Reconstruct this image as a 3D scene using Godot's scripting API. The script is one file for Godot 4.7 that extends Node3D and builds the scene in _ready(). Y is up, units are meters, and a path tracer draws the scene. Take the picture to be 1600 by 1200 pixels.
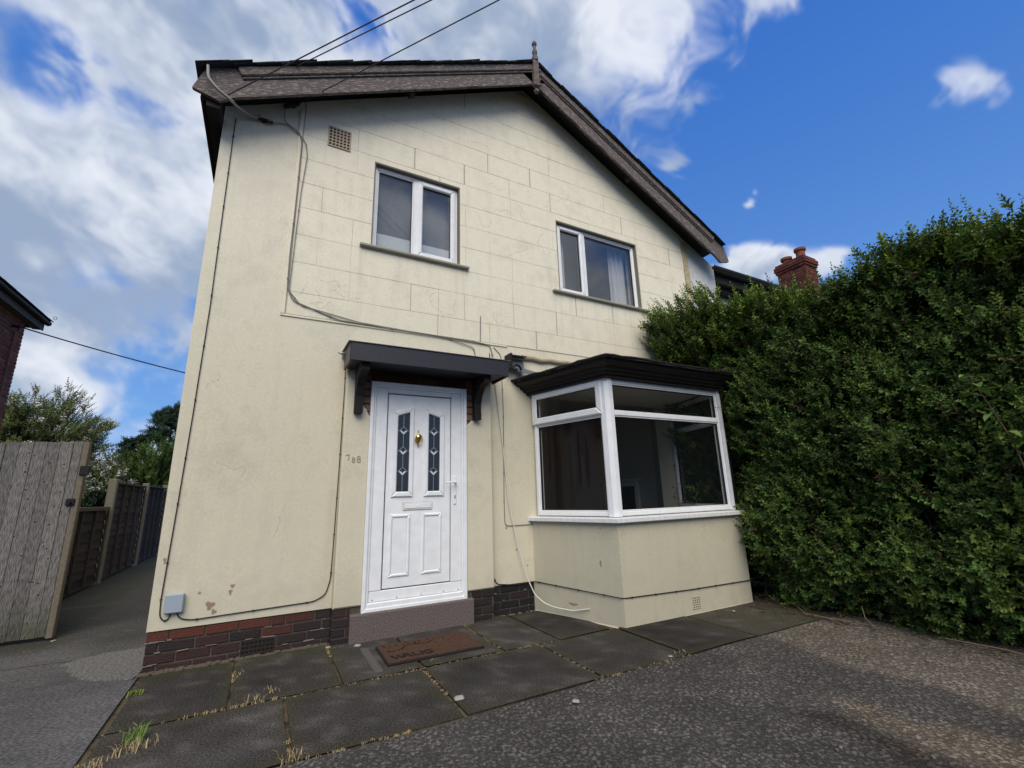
extends Node3D
# A cream rendered house with a gable, a white door and a bay window, seen from its forecourt.
# Metres; the facade is the plane z = 0, the ground is y = 0, the camera stands at x = 0.

var rng := RandomNumberGenerator.new()
var taken := {}
var M := {}
const GABLE := Vector2(2.78, 6.98)     # ridge seen from the front
const PITCH := 0.535


class MB:
	var v := PackedVector3Array()
	var n := PackedVector3Array()
	var u := PackedVector2Array()
	var c := PackedColorArray()
	var col := Color.WHITE
	var xf := Transform3D()

	func _put(p: Vector3, nn: Vector3) -> void:
		v.append(p)
		n.append(nn)
		u.append(Vector2((p.x + p.z + 1.0) / 8.5, (7.5 - p.y) / 7.5))
		c.append(col)

	func face(pts: Array, out: Vector3) -> void:
		var q: Array = []
		for p in pts:
			q.append(xf * p)
		out = xf.basis * out
		var nn: Vector3 = (q[1] - q[0]).cross(q[2] - q[0])
		if nn.length_squared() < 1e-16:
			nn = out
		nn = nn.normalized()
		if nn.dot(out) < 0.0:
			q.reverse()
			nn = -nn
		for i in range(1, q.size() - 1):
			_put(q[0], nn)
			_put(q[i + 1], nn)
			_put(q[i], nn)

	func tri3(a: Vector3, b: Vector3, d: Vector3, na: Vector3, nb: Vector3, nd: Vector3) -> void:
		_put(xf * a, (xf.basis * na).normalized())
		_put(xf * d, (xf.basis * nd).normalized())
		_put(xf * b, (xf.basis * nb).normalized())

	func box(ctr: Vector3, s: Vector3, b := 0.0, bas := Basis()) -> void:
		var h := s * 0.5
		b = minf(b, minf(h.x, minf(h.y, h.z)) * 0.9)
		var keep := xf
		xf = xf * Transform3D(bas, ctr)
		var sg := [-1.0, 1.0]
		if b <= 0.0:
			for k in sg:
				face([Vector3(k * h.x, -h.y, -h.z), Vector3(k * h.x, h.y, -h.z), Vector3(k * h.x, h.y, h.z), Vector3(k * h.x, -h.y, h.z)], Vector3(k, 0, 0))
				face([Vector3(-h.x, k * h.y, -h.z), Vector3(h.x, k * h.y, -h.z), Vector3(h.x, k * h.y, h.z), Vector3(-h.x, k * h.y, h.z)], Vector3(0, k, 0))
				face([Vector3(-h.x, -h.y, k * h.z), Vector3(h.x, -h.y, k * h.z), Vector3(h.x, h.y, k * h.z), Vector3(-h.x, h.y, k * h.z)], Vector3(0, 0, k))
		else:
			var i := h - Vector3(b, b, b)
			for k in sg:
				face([Vector3(k * h.x, -i.y, -i.z), Vector3(k * h.x, i.y, -i.z), Vector3(k * h.x, i.y, i.z), Vector3(k * h.x, -i.y, i.z)], Vector3(k, 0, 0))
				face([Vector3(-i.x, k * h.y, -i.z), Vector3(i.x, k * h.y, -i.z), Vector3(i.x, k * h.y, i.z), Vector3(-i.x, k * h.y, i.z)], Vector3(0, k, 0))
				face([Vector3(-i.x, -i.y, k * h.z), Vector3(i.x, -i.y, k * h.z), Vector3(i.x, i.y, k * h.z), Vector3(-i.x, i.y, k * h.z)], Vector3(0, 0, k))
				for l in sg:
					face([Vector3(k * h.x, l * i.y, -i.z), Vector3(k * h.x, l * i.y, i.z), Vector3(k * i.x, l * h.y, i.z), Vector3(k * i.x, l * h.y, -i.z)], Vector3(k, l, 0))
					face([Vector3(k * h.x, -i.y, l * i.z), Vector3(k * h.x, i.y, l * i.z), Vector3(k * i.x, i.y, l * h.z), Vector3(k * i.x, -i.y, l * h.z)], Vector3(k, 0, l))
					face([Vector3(-i.x, k * h.y, l * i.z), Vector3(i.x, k * h.y, l * i.z), Vector3(i.x, k * i.y, l * h.z), Vector3(-i.x, k * i.y, l * h.z)], Vector3(0, k, l))
					for m in sg:
						face([Vector3(k * h.x, l * i.y, m * i.z), Vector3(k * i.x, l * h.y, m * i.z), Vector3(k * i.x, l * i.y, m * h.z)], Vector3(k, l, m))
		xf = keep

	func span(x0: float, y0: float, z0: float, x1: float, y1: float, z1: float, b := 0.0) -> void:
		box(Vector3(x0 + x1, y0 + y1, z0 + z1) * 0.5, Vector3(absf(x1 - x0), absf(y1 - y0), absf(z1 - z0)), b)

	func prism(poly: PackedVector2Array, z0: float, z1: float, back := true, inset := 0.0) -> void:
		if poly.size() < 3:
			return
		if Geometry2D.is_polygon_clockwise(poly):
			poly = poly.duplicate()
			poly.reverse()
		var top := poly
		if inset > 0.0:
			var off := Geometry2D.offset_polygon(poly, -inset, Geometry2D.JOIN_MITER)
			if off.size() == 1 and off[0].size() == poly.size():
				# match the starting corner
				top = off[0]
				if Geometry2D.is_polygon_clockwise(top):
					top.reverse()
				var best := 0
				for k in top.size():
					if top[k].distance_squared_to(poly[0]) < top[best].distance_squared_to(poly[0]):
						best = k
				var t2 := PackedVector2Array()
				for k in top.size():
					t2.append(top[(k + best) % top.size()])
				top = t2
			else:
				inset = 0.0
		var zs := z1 - inset * 0.8
		var ix := Geometry2D.triangulate_polygon(top)
		for i in range(0, ix.size(), 3):
			var a := top[ix[i]]
			var b := top[ix[i + 1]]
			var d := top[ix[i + 2]]
			face([Vector3(a.x, a.y, z1), Vector3(b.x, b.y, z1), Vector3(d.x, d.y, z1)], Vector3(0, 0, 1))
		if back:
			ix = Geometry2D.triangulate_polygon(poly)
			for i in range(0, ix.size(), 3):
				var a := poly[ix[i]]
				var b := poly[ix[i + 1]]
				var d := poly[ix[i + 2]]
				face([Vector3(a.x, a.y, z0), Vector3(b.x, b.y, z0), Vector3(d.x, d.y, z0)], Vector3(0, 0, -1))
		for i in poly.size():
			var j := (i + 1) % poly.size()
			var a := poly[i]
			var b := poly[j]
			var o := Vector3(b.y - a.y, a.x - b.x, 0)
			face([Vector3(a.x, a.y, z0), Vector3(b.x, b.y, z0), Vector3(b.x, b.y, zs), Vector3(a.x, a.y, zs)], o)
			if inset > 0.0:
				face([Vector3(a.x, a.y, zs), Vector3(b.x, b.y, zs), Vector3(top[j].x, top[j].y, z1), Vector3(top[i].x, top[i].y, z1)], o.normalized() + Vector3(0, 0, 1))

	func tube(path: Array, r0: float, seg := 6, r1 := -1.0) -> void:
		if r1 < 0.0:
			r1 = r0
		var side := Vector3.ZERO
		var prev: Array = []
		for i in path.size():
			var d: Vector3
			if i == 0:
				d = path[1] - path[0]
			elif i == path.size() - 1:
				d = path[i] - path[i - 1]
			else:
				d = (path[i] - path[i - 1]).normalized() + (path[i + 1] - path[i]).normalized()
			d = d.normalized()
			if side == Vector3.ZERO:
				side = d.cross(Vector3.UP if absf(d.y) < 0.9 else Vector3.RIGHT).normalized()
			side = (side - d * side.dot(d)).normalized()
			var up := side.cross(d)
			var r := lerpf(r0, r1, float(i) / (path.size() - 1))
			var ring: Array = []
			for k in seg:
				var a := TAU * k / seg
				var nn := side * cos(a) + up * sin(a)
				ring.append([path[i] + nn * r, nn])
			if i > 0:
				for k in seg:
					var l := (k + 1) % seg
					tri3(prev[k][0], ring[k][0], ring[l][0], prev[k][1], ring[k][1], ring[l][1])
					tri3(prev[k][0], ring[l][0], prev[l][0], prev[k][1], ring[l][1], prev[l][1])
			else:
				for k in range(1, seg - 1):
					tri3(ring[0][0], ring[k][0], ring[k + 1][0], -d, -d, -d)
			if i == path.size() - 1:
				for k in range(1, seg - 1):
					tri3(ring[0][0], ring[k + 1][0], ring[k][0], d, d, d)
			prev = ring

	func lathe(prof: Array, seg := 16) -> void:
		for i in prof.size() - 1:
			var a: Vector2 = prof[i]
			var b: Vector2 = prof[i + 1]
			var t := (b - a).normalized()
			for k in seg:
				var e := TAU * k / seg
				var f := TAU * (k + 1) / seg
				var ce := Vector3(cos(e), 0, sin(e))
				var cf := Vector3(cos(f), 0, sin(f))
				var ne := ce * t.y + Vector3(0, -t.x, 0)
				var nf := cf * t.y + Vector3(0, -t.x, 0)
				var ya := Vector3(0, a.y, 0)
				var yb := Vector3(0, b.y, 0)
				tri3(ce * a.x + ya, ce * b.x + yb, cf * b.x + yb, ne, ne, nf)
				tri3(ce * a.x + ya, cf * b.x + yb, cf * a.x + ya, ne, nf, nf)

	func mesh() -> ArrayMesh:
		var m := ArrayMesh.new()
		var a := []
		a.resize(Mesh.ARRAY_MAX)
		a[Mesh.ARRAY_VERTEX] = v
		a[Mesh.ARRAY_NORMAL] = n
		a[Mesh.ARRAY_TEX_UV] = u
		a[Mesh.ARRAY_COLOR] = c
		m.add_surface_from_arrays(Mesh.PRIMITIVE_TRIANGLES, a)
		return m


func numbered(called: String, parent: Node) -> String:
	var key := str(parent.get_instance_id()) + called
	var k: int = taken.get(key, 0)
	taken[key] = k + 1
	return called if k == 0 else "%s_%03d" % [called, k]


func put(o: Node3D, called: String, parent: Node = self) -> Node3D:
	o.name = numbered(called, parent)
	parent.add_child(o, true)
	return o


func obj(mb, called: String, m: Material, parent: Node = self) -> MeshInstance3D:
	var o := MeshInstance3D.new()
	o.mesh = mb.mesh() if mb is MB else mb
	o.material_override = m
	put(o, called, parent)
	return o


func tag(o: Node, label := "", category := "", group := "", kind := "") -> Node:
	if label: o.set_meta("label", label)
	if category: o.set_meta("category", category)
	if group: o.set_meta("group", group)
	if kind: o.set_meta("kind", kind)
	return o


func thing(called: String, label: String, category: String, at := Vector3.ZERO, group := "") -> Node3D:
	var o := Node3D.new()
	put(o, called)
	o.position = at
	tag(o, label, category, group)
	return o


func lin(r: float, g: float, b: float) -> Color:
	return Color(r, g, b).linear_to_srgb()


# ------------------------------------------------------------------ textures
func noise(freq: float, seed_: int, oct := 4, type := FastNoiseLite.TYPE_SIMPLEX_SMOOTH) -> FastNoiseLite:
	var f := FastNoiseLite.new()
	f.noise_type = type
	f.frequency = freq
	f.seed = seed_
	f.fractal_octaves = oct
	if oct <= 1:
		f.fractal_type = FastNoiseLite.FRACTAL_NONE
	return f


func tile(f: FastNoiseLite, s := 512) -> PackedByteArray:
	var im := f.get_seamless_image(s, s)
	im.convert(Image.FORMAT_L8)
	return im.get_data()


func grey_tex(d: PackedByteArray, s: int) -> ImageTexture:
	return ImageTexture.create_from_image(Image.create_from_data(s, s, false, Image.FORMAT_L8, d))


var SR := PackedByteArray()
func sb(x: float) -> int:
	return SR[clampi(int(x * 1023.0), 0, 1023)]


func ramp_tex(d: PackedByteArray, s: int, lo: float, hi: float, gamma := 1.0) -> ImageTexture:
	# a grey multiplier between lo and hi (linear)
	var lut := PackedByteArray()
	for i in 256:
		lut.append(sb(lerpf(lo, hi, pow(i / 255.0, gamma))))
	var o := PackedByteArray()
	o.resize(d.size())
	for i in d.size():
		o[i] = lut[d[i]]
	return grey_tex(o, s)


func mat(c: Color, rough := 0.9, tex: Texture2D = null, size := 1.0, h: Texture2D = null, hs := 0.0, opt := {}) -> StandardMaterial3D:
	var m := StandardMaterial3D.new()
	m.albedo_color = c
	m.roughness = rough
	m.metallic_specular = opt.get("spec", 0.35)
	if tex:
		m.albedo_texture = tex
	if h and hs > 0.0:
		m.heightmap_enabled = true
		m.heightmap_texture = h
		m.heightmap_scale = hs
	if tex or h:
		m.uv1_triplanar = true
		m.uv1_world_triplanar = opt.get("world", true)
		var k: Vector3 = opt.get("stretch", Vector3.ONE)
		m.uv1_scale = k / size
		m.uv1_triplanar_sharpness = 4.0
	if opt.get("vc", false):
		m.vertex_color_use_as_albedo = true
	if opt.has("back"):
		m.backlight_enabled = true
		m.backlight = opt.back
	if opt.has("metal"):
		m.metallic = opt.metal
	if opt.get("coat", 0.0) > 0.0:
		m.clearcoat_enabled = true
		m.clearcoat = opt.coat
		m.clearcoat_roughness = 0.2
	return m


func glass(c: Color, alpha: float, rough := 0.02) -> StandardMaterial3D:
	var m := StandardMaterial3D.new()
	m.transparency = BaseMaterial3D.TRANSPARENCY_ALPHA
	m.albedo_color = Color(c.r, c.g, c.b, alpha)
	m.roughness = rough
	m.metallic_specular = 0.5
	return m


func make_facade_texture() -> ImageTexture:
	var W := 1280
	var H := 1130
	var im1 := noise(0.006, 3, 4).get_image(W, H)
	var im2 := noise(0.03, 4, 4).get_image(W, H)
	var im3 := noise(0.2, 5, 3).get_image(W, H)
	var st := noise(0.05, 6, 3).get_image(W, 64)
	for q in [im1, im2, im3, st]:
		q.convert(Image.FORMAT_L8)
	var d1 := im1.get_data()
	var d2 := im2.get_data()
	var d3 := im3.get_data()
	var ds := st.get_data()
	var o := PackedByteArray()
	o.resize(W * H * 3)
	var base := Vector3(0.70, 0.648, 0.515)
	var k := 0
	for y in H:
		var wy := 7.5 - 7.5 * y / H
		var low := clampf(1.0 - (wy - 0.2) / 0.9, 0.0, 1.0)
		var yel_shade := clampf(1.0 - (wy - 1.6) / 2.2, 0.0, 1.0)
		var srow := (clampi(int(wy * 6.0), 0, 63)) * W
		for x in W:
			var a := d1[y * W + x] / 255.0
			var b := d2[y * W + x] / 255.0
			var c := d3[y * W + x] / 255.0
			var s := ds[srow + x] / 255.0
			var m := 1.0 + 0.20 * (a - 0.5) + 0.17 * (b - 0.5) + 0.16 * (c - 0.5)
			var g := clampf((a * 0.55 + b * 0.45 - 0.50) * 4.0, 0.0, 1.0) * (0.14 + 0.16 * c)
			g += clampf((s - 0.62) * 3.0, 0.0, 1.0) * 0.09
			g += low * low * clampf(b * 1.6 - 0.3, 0.0, 1.0) * 0.22
			# rain streaks below the sills and splash at the foot
			for w in [[0.66, 1.90, 3.80, 0.9], [3.10, 4.79, 3.76, 0.9], [2.6, 6.0, 0.90, 0.5], [-0.68, 0.6, 1.3, 1.1]]:
				var wx := 8.5 * x / W - 1.0
				if wx > w[0] and wx < w[1] and wy < w[2]:
					var fade := clampf(1.0 - (w[2] - wy) / w[3], 0.0, 1.0)
					var ends := clampf(1.0 - minf(wx - w[0], w[1] - wx) / 0.18, 0.0, 1.0)
					g += fade * (0.07 + 0.12 * ends) * clampf((s - 0.40) * 3.2, 0.0, 1.0)
			if wy < 0.62:
				g += clampf((0.62 - wy) / 0.4, 0.0, 1.0) * (0.05 + 0.16 * clampf(c * 1.8 - 0.7, 0.0, 1.0))
			if c > 0.80 and b > 0.60:
				g = minf(g + 0.22, 0.55)
			g = minf(g, 0.5)
			var r := base * m
			r.z *= 1.0 - 0.05 * yel_shade
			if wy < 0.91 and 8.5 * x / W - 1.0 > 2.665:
				r *= Vector3(0.86, 0.87, 0.86)  # bay wall: the hedge shade on it is put into the colour
			r *= lerpf(1.12, 0.90, yel_shade)  # lighter above, darker below: fall of light put into the paint colour
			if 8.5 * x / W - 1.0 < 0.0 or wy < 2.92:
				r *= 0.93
			r = r.lerp(Vector3(0.33, 0.29, 0.23), g)
			o[k] = sb(r.x)
			o[k + 1] = sb(r.y)
			o[k + 2] = sb(r.z)
			k += 3
	var im := Image.create_from_data(W, H, false, Image.FORMAT_RGB8, o)
	# cracks and scuffs in the paint
	var r2 := RandomNumberGenerator.new()
	r2.seed = 12
	var walks := [[0.18, 3.30, 9], [0.30, 3.34, 8], [0.42, 3.25, 7], [0.36, 3.10, 7], [0.22, 3.05, 6], [2.10, 4.72, 12], [2.05, 4.60, 9], [2.60, 4.95, 10], [3.05, 5.02, 14], [3.2, 4.95, 9], [1.5, 3.45, 10], [1.6, 3.2, 8], [2.45, 5.1, 7], [2.75, 4.35, 10], [3.0, 4.6, 8], [4.1, 3.5, 9], [4.6, 3.6, 7], [-0.2, 1.4, 8], [0.1, 0.9, 6], [2.4, 3.3, 8], [-0.45, 2.3, 5], [5.1, 4.4, 8], [1.9, 5.6, 8]]
	for w in walks:
		var p := Vector2(w[0], w[1])
		var dir := r2.randf() * TAU
		for i in w[2] * 6:
			dir += r2.randf_range(-0.45, 0.45)
			p += Vector2(cos(dir), sin(dir)) * 0.007
			var q := Vector2i(int((p.x + 1.0) / 8.5 * W), int((7.5 - p.y) / 7.5 * H))
			if q.x > 1 and q.y > 1 and q.x < W - 1 and q.y < H - 1:
				var old := im.get_pixelv(q)
				im.set_pixelv(q, old.lerp(Color(0.56, 0.53, 0.46), r2.randf_range(0.0, 0.65)))
	# flakes: where paint has gone down to the brown render
	for f in [[-0.30, 0.42, 0.030, 0.030], [-0.27, 0.37, 0.016, 0.018], [-0.17, 0.50, 0.008, 0.02], [-0.16, 0.545, 0.012, 0.012], [-0.63, 0.78, 0.008, 0.022], [-0.62, 0.50, 0.006, 0.006], [-0.38, 0.52, 0.006, 0.006], [3.75, 0.53, 0.012, 0.028], [3.3, 0.12, 0.07, 0.012], [2.45, 0.62, 0.008, 0.008], [2.58, 0.45, 0.006, 0.007], [2.33, 0.85, 0.008, 0.008], [3.78, 0.85, 0.006, 0.006]]:
		for yy in range(-16, 17):
			for xx in range(-16, 17):
				var e := Vector2(xx / 16.0, yy / 16.0)
				var px := int((f[0] + e.x * f[2] * 1.15 + 1.0) / 8.5 * W)
				var py := int((7.5 - f[1] - e.y * f[3] * 1.15) / 7.5 * H)
				if e.length() < 0.75 + 0.25 * sin(e.angle() * 3.0 + f[0] * 40.0) and px > 0 and py > 0 and px < W and py < H:
					im.set_pixel(px, py, im.get_pixel(px, py).lerp(Color(0.55, 0.48, 0.40), r2.randf_range(0.2, 0.8)))
	return ImageTexture.create_from_image(im)


func make_materials() -> void:
	for i in 1024:
		SR.append(int(roundf(Color(i / 1023.0, 0, 0).linear_to_srgb().r * 255.0)))
	var fine := tile(noise(0.09, 11, 4))
	var soft := tile(noise(0.018, 12, 5))
	var rough := tile(noise(0.05, 13, 5))
	var cell := tile(noise(0.055, 14, 1, FastNoiseLite.TYPE_CELLULAR))
	var cf := noise(0.075, 15, 1, FastNoiseLite.TYPE_CELLULAR)
	cf.cellular_return_type = FastNoiseLite.RETURN_CELL_VALUE
	var cval := tile(cf)
	var n := 512 * 512
	# fine grain with its contrast drawn out
	var grain := PackedByteArray()
	grain.resize(n)
	for i in n:
		grain[i] = clampi(int((fine[i] - 128) * 2.1) + 128, 0, 255)
	# aggregate: pebbles of differing tone in a dark binder
	var agg := PackedByteArray()
	agg.resize(n * 3)
	for i in n:
		var e := clampf((cell[i] / 255.0 - 0.22) * 2.9, 0.0, 1.0)
		var v := cval[i] / 255.0
		var t := 0.20 + 0.85 * v * v * (1.0 - e) + 0.24 * (grain[i] / 255.0)
		if v > 0.93:
			t += 0.55 * (1.0 - e)
		t = minf(t, 1.0)
		agg[i * 3] = sb(t)
		agg[i * 3 + 1] = sb(t * (0.985 - 0.05 * fposmod(v * 7.0, 1.0)))
		agg[i * 3 + 2] = sb(t * (0.97 - 0.10 * fposmod(v * 7.0, 1.0)))
	var agg_tex := ImageTexture.create_from_image(Image.create_from_data(512, 512, false, Image.FORMAT_RGB8, agg))
	var agg_h := PackedByteArray()
	agg_h.resize(n)
	for i in n:
		agg_h[i] = clampi(255 - cell[i] + int(cval[i] * 0.25), 0, 255)
	var tagg_h := grey_tex(agg_h, 512)
	var tfine := ramp_tex(fine, 512, 0.62, 1.0)
	var tfine_h := grey_tex(fine, 512)
	var tsoft := ramp_tex(soft, 512, 0.55, 1.0)
	var trough := ramp_tex(rough, 512, 0.45, 1.0)
	var trough_h := grey_tex(rough, 512)
	var tsoft_h := grey_tex(soft, 512)
	# old concrete: soft blotches, fine sand and pale pits
	var con := PackedByteArray()
	con.resize(n)
	for i in n:
		var t := 0.36 + 0.50 * (grain[i] / 255.0 - 0.3) + 0.34 * rough[i] / 255.0
		if fine[i] > 188:
			t += 0.22
		con[i] = sb(clampf(t, 0.0, 1.0))
	var tcon := grey_tex(con, 512)
	# flaking brown paint over grey wood, grain along x
	var fl := PackedByteArray()
	fl.resize(n * 3)
	var fh := PackedByteArray()
	fh.resize(n)
	for y in 512:
		for x in 512:
			var i := y * 512 + x
			var g := fine[((y * 5) % 512) * 512 + (x >> 2)] / 255.0
			var e := rough[((y * 2) % 512) * 512 + x] / 255.0
			var c: Vector3
			if e > 0.60:
				c = Vector3(0.25, 0.228, 0.21) * (0.35 + 1.0 * g)
				fh[i] = 70 + int(60.0 * g)
			elif e > 0.575:
				c = Vector3(0.035, 0.028, 0.026)
				fh[i] = 60
			else:
				c = Vector3(0.128, 0.103, 0.096) * (0.62 + 0.65 * g)
				fh[i] = 170 + int(50.0 * g)
			fl[i * 3] = sb(c.x)
			fl[i * 3 + 1] = sb(c.y)
			fl[i * 3 + 2] = sb(c.z)
	var tflake := ImageTexture.create_from_image(Image.create_from_data(512, 512, false, Image.FORMAT_RGB8, fl))
	var tflake_h := grey_tex(fh, 512)

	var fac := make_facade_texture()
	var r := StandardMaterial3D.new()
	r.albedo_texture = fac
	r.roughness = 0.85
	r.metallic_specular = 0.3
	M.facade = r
	M.render = mat(lin(0.66, 0.61, 0.47), 0.85, ramp_tex(soft, 512, 0.82, 1.0), 1.1, tfine_h, 0.25)
	# bump for the unique texture comes from small real waves in its blocks; the plain render has relief
	M.joint = mat(lin(0.53, 0.485, 0.38), 0.95, tfine, 0.4)
	M.brick_mortar = mat(lin(0.105, 0.09, 0.076), 0.95, trough, 0.5, tfine_h, 0.3)
	M.bricks = []
	for c in [[0.135, 0.046, 0.031], [0.095, 0.038, 0.03], [0.06, 0.032, 0.029], [0.042, 0.03, 0.03], [0.11, 0.055, 0.045]]:
		M.bricks.append(mat(lin(c[0], c[1], c[2]), 0.85, trough, 0.33, trough_h, 0.5))
	M.dark_bricks = []
	for c in [[0.022, 0.019, 0.02], [0.03, 0.022, 0.021], [0.017, 0.016, 0.018]]:
		M.dark_bricks.append(mat(lin(c[0], c[1], c[2]), 0.6, trough, 0.4, trough_h, 0.5))
	M.pink_bricks = []
	for c in [[0.26, 0.15, 0.105], [0.21, 0.11, 0.08], [0.30, 0.2, 0.15]]:
		M.pink_bricks.append(mat(lin(c[0], c[1], c[2]), 0.9, trough, 0.3, trough_h, 0.5))
	M.house_bricks = []
	for c in [[0.25, 0.083, 0.060], [0.20, 0.072, 0.056], [0.29, 0.105, 0.075], [0.16, 0.065, 0.055]]:
		M.house_bricks.append(mat(lin(c[0], c[1], c[2]), 0.9, trough, 0.4))
	M.chimney_bricks = []
	for c in [[0.20, 0.055, 0.038], [0.15, 0.045, 0.035], [0.24, 0.075, 0.05], [0.12, 0.04, 0.034]]:
		M.chimney_bricks.append(mat(lin(c[0], c[1], c[2]), 0.9, trough, 0.4))
	M.upvc = mat(lin(0.80, 0.81, 0.82), 0.32, ramp_tex(soft, 512, 0.88, 1.0), 1.3, null, 0, {"spec": 0.5})
	M.upvc_old = mat(lin(0.74, 0.75, 0.74), 0.4, ramp_tex(soft, 512, 0.80, 1.0), 0.5, null, 0, {"spec": 0.5})
	M.gasket = mat(lin(0.012, 0.012, 0.013), 0.6)
	M.pane = glass(lin(0.02, 0.025, 0.028), 0.06)
	M.bay_pane = glass(lin(0.02, 0.025, 0.028), 0.10)
	M.bay_pane.metallic_specular = 0.36
	M.side_pane = glass(lin(0.03, 0.022, 0.02), 0.16)
	M.side_pane.metallic_specular = 0.23
	M.door_glass = glass(lin(0.022, 0.026, 0.032), 0.72, 0.16)
	M.came = mat(lin(0.30, 0.31, 0.32), 0.4, null, 1, null, 0, {"metal": 0.6})
	M.bevel = mat(lin(0.62, 0.66, 0.70), 0.15, null, 1, null, 0, {"spec": 0.6})
	M.brass = mat(lin(0.62, 0.43, 0.17), 0.28, null, 1, null, 0, {"metal": 1.0})
	M.black = mat(lin(0.014, 0.013, 0.015), 0.5, tfine, 0.3)
	M.black_cable = mat(lin(0.02, 0.02, 0.02), 0.6)
	M.grey_cable = mat(lin(0.21, 0.20, 0.185), 0.7)
	M.cream_cable = mat(lin(0.42, 0.38, 0.28), 0.75)
	M.white_cable = mat(lin(0.66, 0.65, 0.60), 0.6)
	M.canopy = mat(lin(0.020, 0.018, 0.025), 0.42, ramp_tex(rough, 512, 0.45, 1.25), 0.7, tfine_h, 0.06, {"spec": 0.5})
	M.dark_wood = mat(lin(0.022, 0.017, 0.017), 0.6, trough, 0.3, trough_h, 0.3)
	M.cornice = mat(lin(0.030, 0.022, 0.021), 0.5, trough, 0.5, tfine_h, 0.15)
	M.flake = mat(Color.WHITE, 0.85, tflake, 1.9, tflake_h, 0.35, {"world": false, "stretch": Vector3(0.75, 1.7, 1.0)})
	M.slate = mat(lin(0.055, 0.06, 0.066), 0.65, trough, 0.5, trough_h, 0.4)
	M.lead = mat(lin(0.16, 0.175, 0.19), 0.55, trough, 0.4)
	M.soffit = mat(lin(0.03, 0.026, 0.026), 0.8, trough, 0.4)
	M.grain_tex = ramp_tex(grain, 512, 0.4, 1.2)
	M.silt = mat(lin(0.060, 0.050, 0.034), 1.0, trough, 0.25, tfine_h, 0.5)
	M.fillet = mat(lin(0.62, 0.54, 0.36), 0.9, trough, 0.3, trough_h, 0.6)
	M.sill = mat(lin(0.44, 0.41, 0.33), 0.9, trough, 0.35, tfine_h, 0.2)
	M.reveal = mat(lin(0.27, 0.25, 0.2), 0.9, trough, 0.35)
	M.vent = mat(lin(0.52, 0.42, 0.31), 0.85, tfine, 0.3)
	M.hole = mat(lin(0.01, 0.01, 0.01), 1.0)
	M.iron = mat(lin(0.035, 0.025, 0.022), 0.75, trough, 0.2)
	M.step = mat(lin(0.165, 0.134, 0.126), 0.9, ramp_tex(grain, 512, 0.45, 1.15), 0.55, tfine_h, 0.5)
	M.grey_box = mat(lin(0.30, 0.345, 0.40), 0.5, null, 1, null, 0, {"spec": 0.5})
	M.number = mat(lin(0.38, 0.345, 0.265), 0.6, trough, 0.1)
	M.coir = mat(lin(0.125, 0.066, 0.04), 1.0, ramp_tex(grain, 512, 0.12, 1.1), 0.40, tfine_h, 0.6)
	M.mat_edge = mat(lin(0.016, 0.014, 0.013), 0.9)
	M.mat_print = mat(lin(0.022, 0.015, 0.012), 1.0, trough, 0.1)
	M.tarmac = mat(Color.WHITE, 0.88, agg_tex, 0.60, tagg_h, 0.5, {"vc": true, "spec": 0.25})
	M.slab = mat(Color.WHITE, 0.92, tcon, 0.62, tfine_h, 0.32, {"vc": true, "spec": 0.2})
	M.concrete = mat(Color.WHITE, 0.92, tcon, 1.25, trough_h, 0.45, {"vc": true, "spec": 0.25, "stretch": Vector3(1.0, 1.0, 2.2)})
	M.earth = mat(lin(0.035, 0.028, 0.02), 1.0, trough, 0.7, trough_h, 1.0)
	M.lawn = mat(lin(0.05, 0.07, 0.03), 1.0, trough, 1.7)
	M.board = []
	for c in [[0.235, 0.220, 0.215], [0.205, 0.192, 0.186], [0.26, 0.243, 0.232]]:
		M.board.append(mat(lin(c[0], c[1], c[2]), 0.9, ramp_tex(grain, 512, 0.30, 1.1), 0.55, trough_h, 0.4, {"stretch": Vector3(2.2, 0.13, 2.2)}))
	M.board_edge = mat(lin(0.25, 0.215, 0.165), 0.9, ramp_tex(rough, 512, 0.4, 1.0), 0.4, trough_h, 0.3, {"stretch": Vector3(3.6, 0.25, 3.6)})
	M.moss_board = mat(lin(0.10, 0.11, 0.06), 1.0, trough, 0.2)
	M.knot = mat(lin(0.05, 0.04, 0.035), 0.9)
	M.fence_slat = []
	for c in [[0.105, 0.085, 0.075], [0.085, 0.070, 0.064], [0.125, 0.10, 0.088]]:
		M.fence_slat.append(mat(lin(c[0], c[1], c[2]), 0.95, ramp_tex(rough, 512, 0.35, 1.0), 0.4, trough_h, 0.5, {"stretch": Vector3(0.3, 4.0, 0.3)}))
	M.fence_post = mat(lin(0.30, 0.275, 0.225), 0.95, trough, 0.5, tfine_h, 0.3)
	M.fence_cap = mat(lin(0.16, 0.14, 0.115), 0.95, trough, 0.4)
	M.white_wall = mat(lin(0.66, 0.64, 0.62), 0.9, ramp_tex(soft, 512, 0.85, 1.0), 1.4, tfine_h, 0.2)
	M.cream_strip = mat(lin(0.56, 0.47, 0.29), 0.8, tsoft, 0.7)
	M.gutter = mat(lin(0.03, 0.036, 0.036), 0.45)
	M.tile_roof = mat(lin(0.06, 0.045, 0.042), 0.85, trough, 0.6, trough_h, 0.8)
	M.pot = mat(lin(0.30, 0.10, 0.06), 0.85, trough, 0.4)
	M.leaf = mat(Color.WHITE, 0.5, null, 1, null, 0, {"vc": true, "back": Color(0.40, 0.48, 0.16), "spec": 0.38})
	M.leaf_matt = mat(Color.WHITE, 0.7, null, 1, null, 0, {"vc": true, "back": Color(0.30, 0.36, 0.16), "spec": 0.3})
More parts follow.
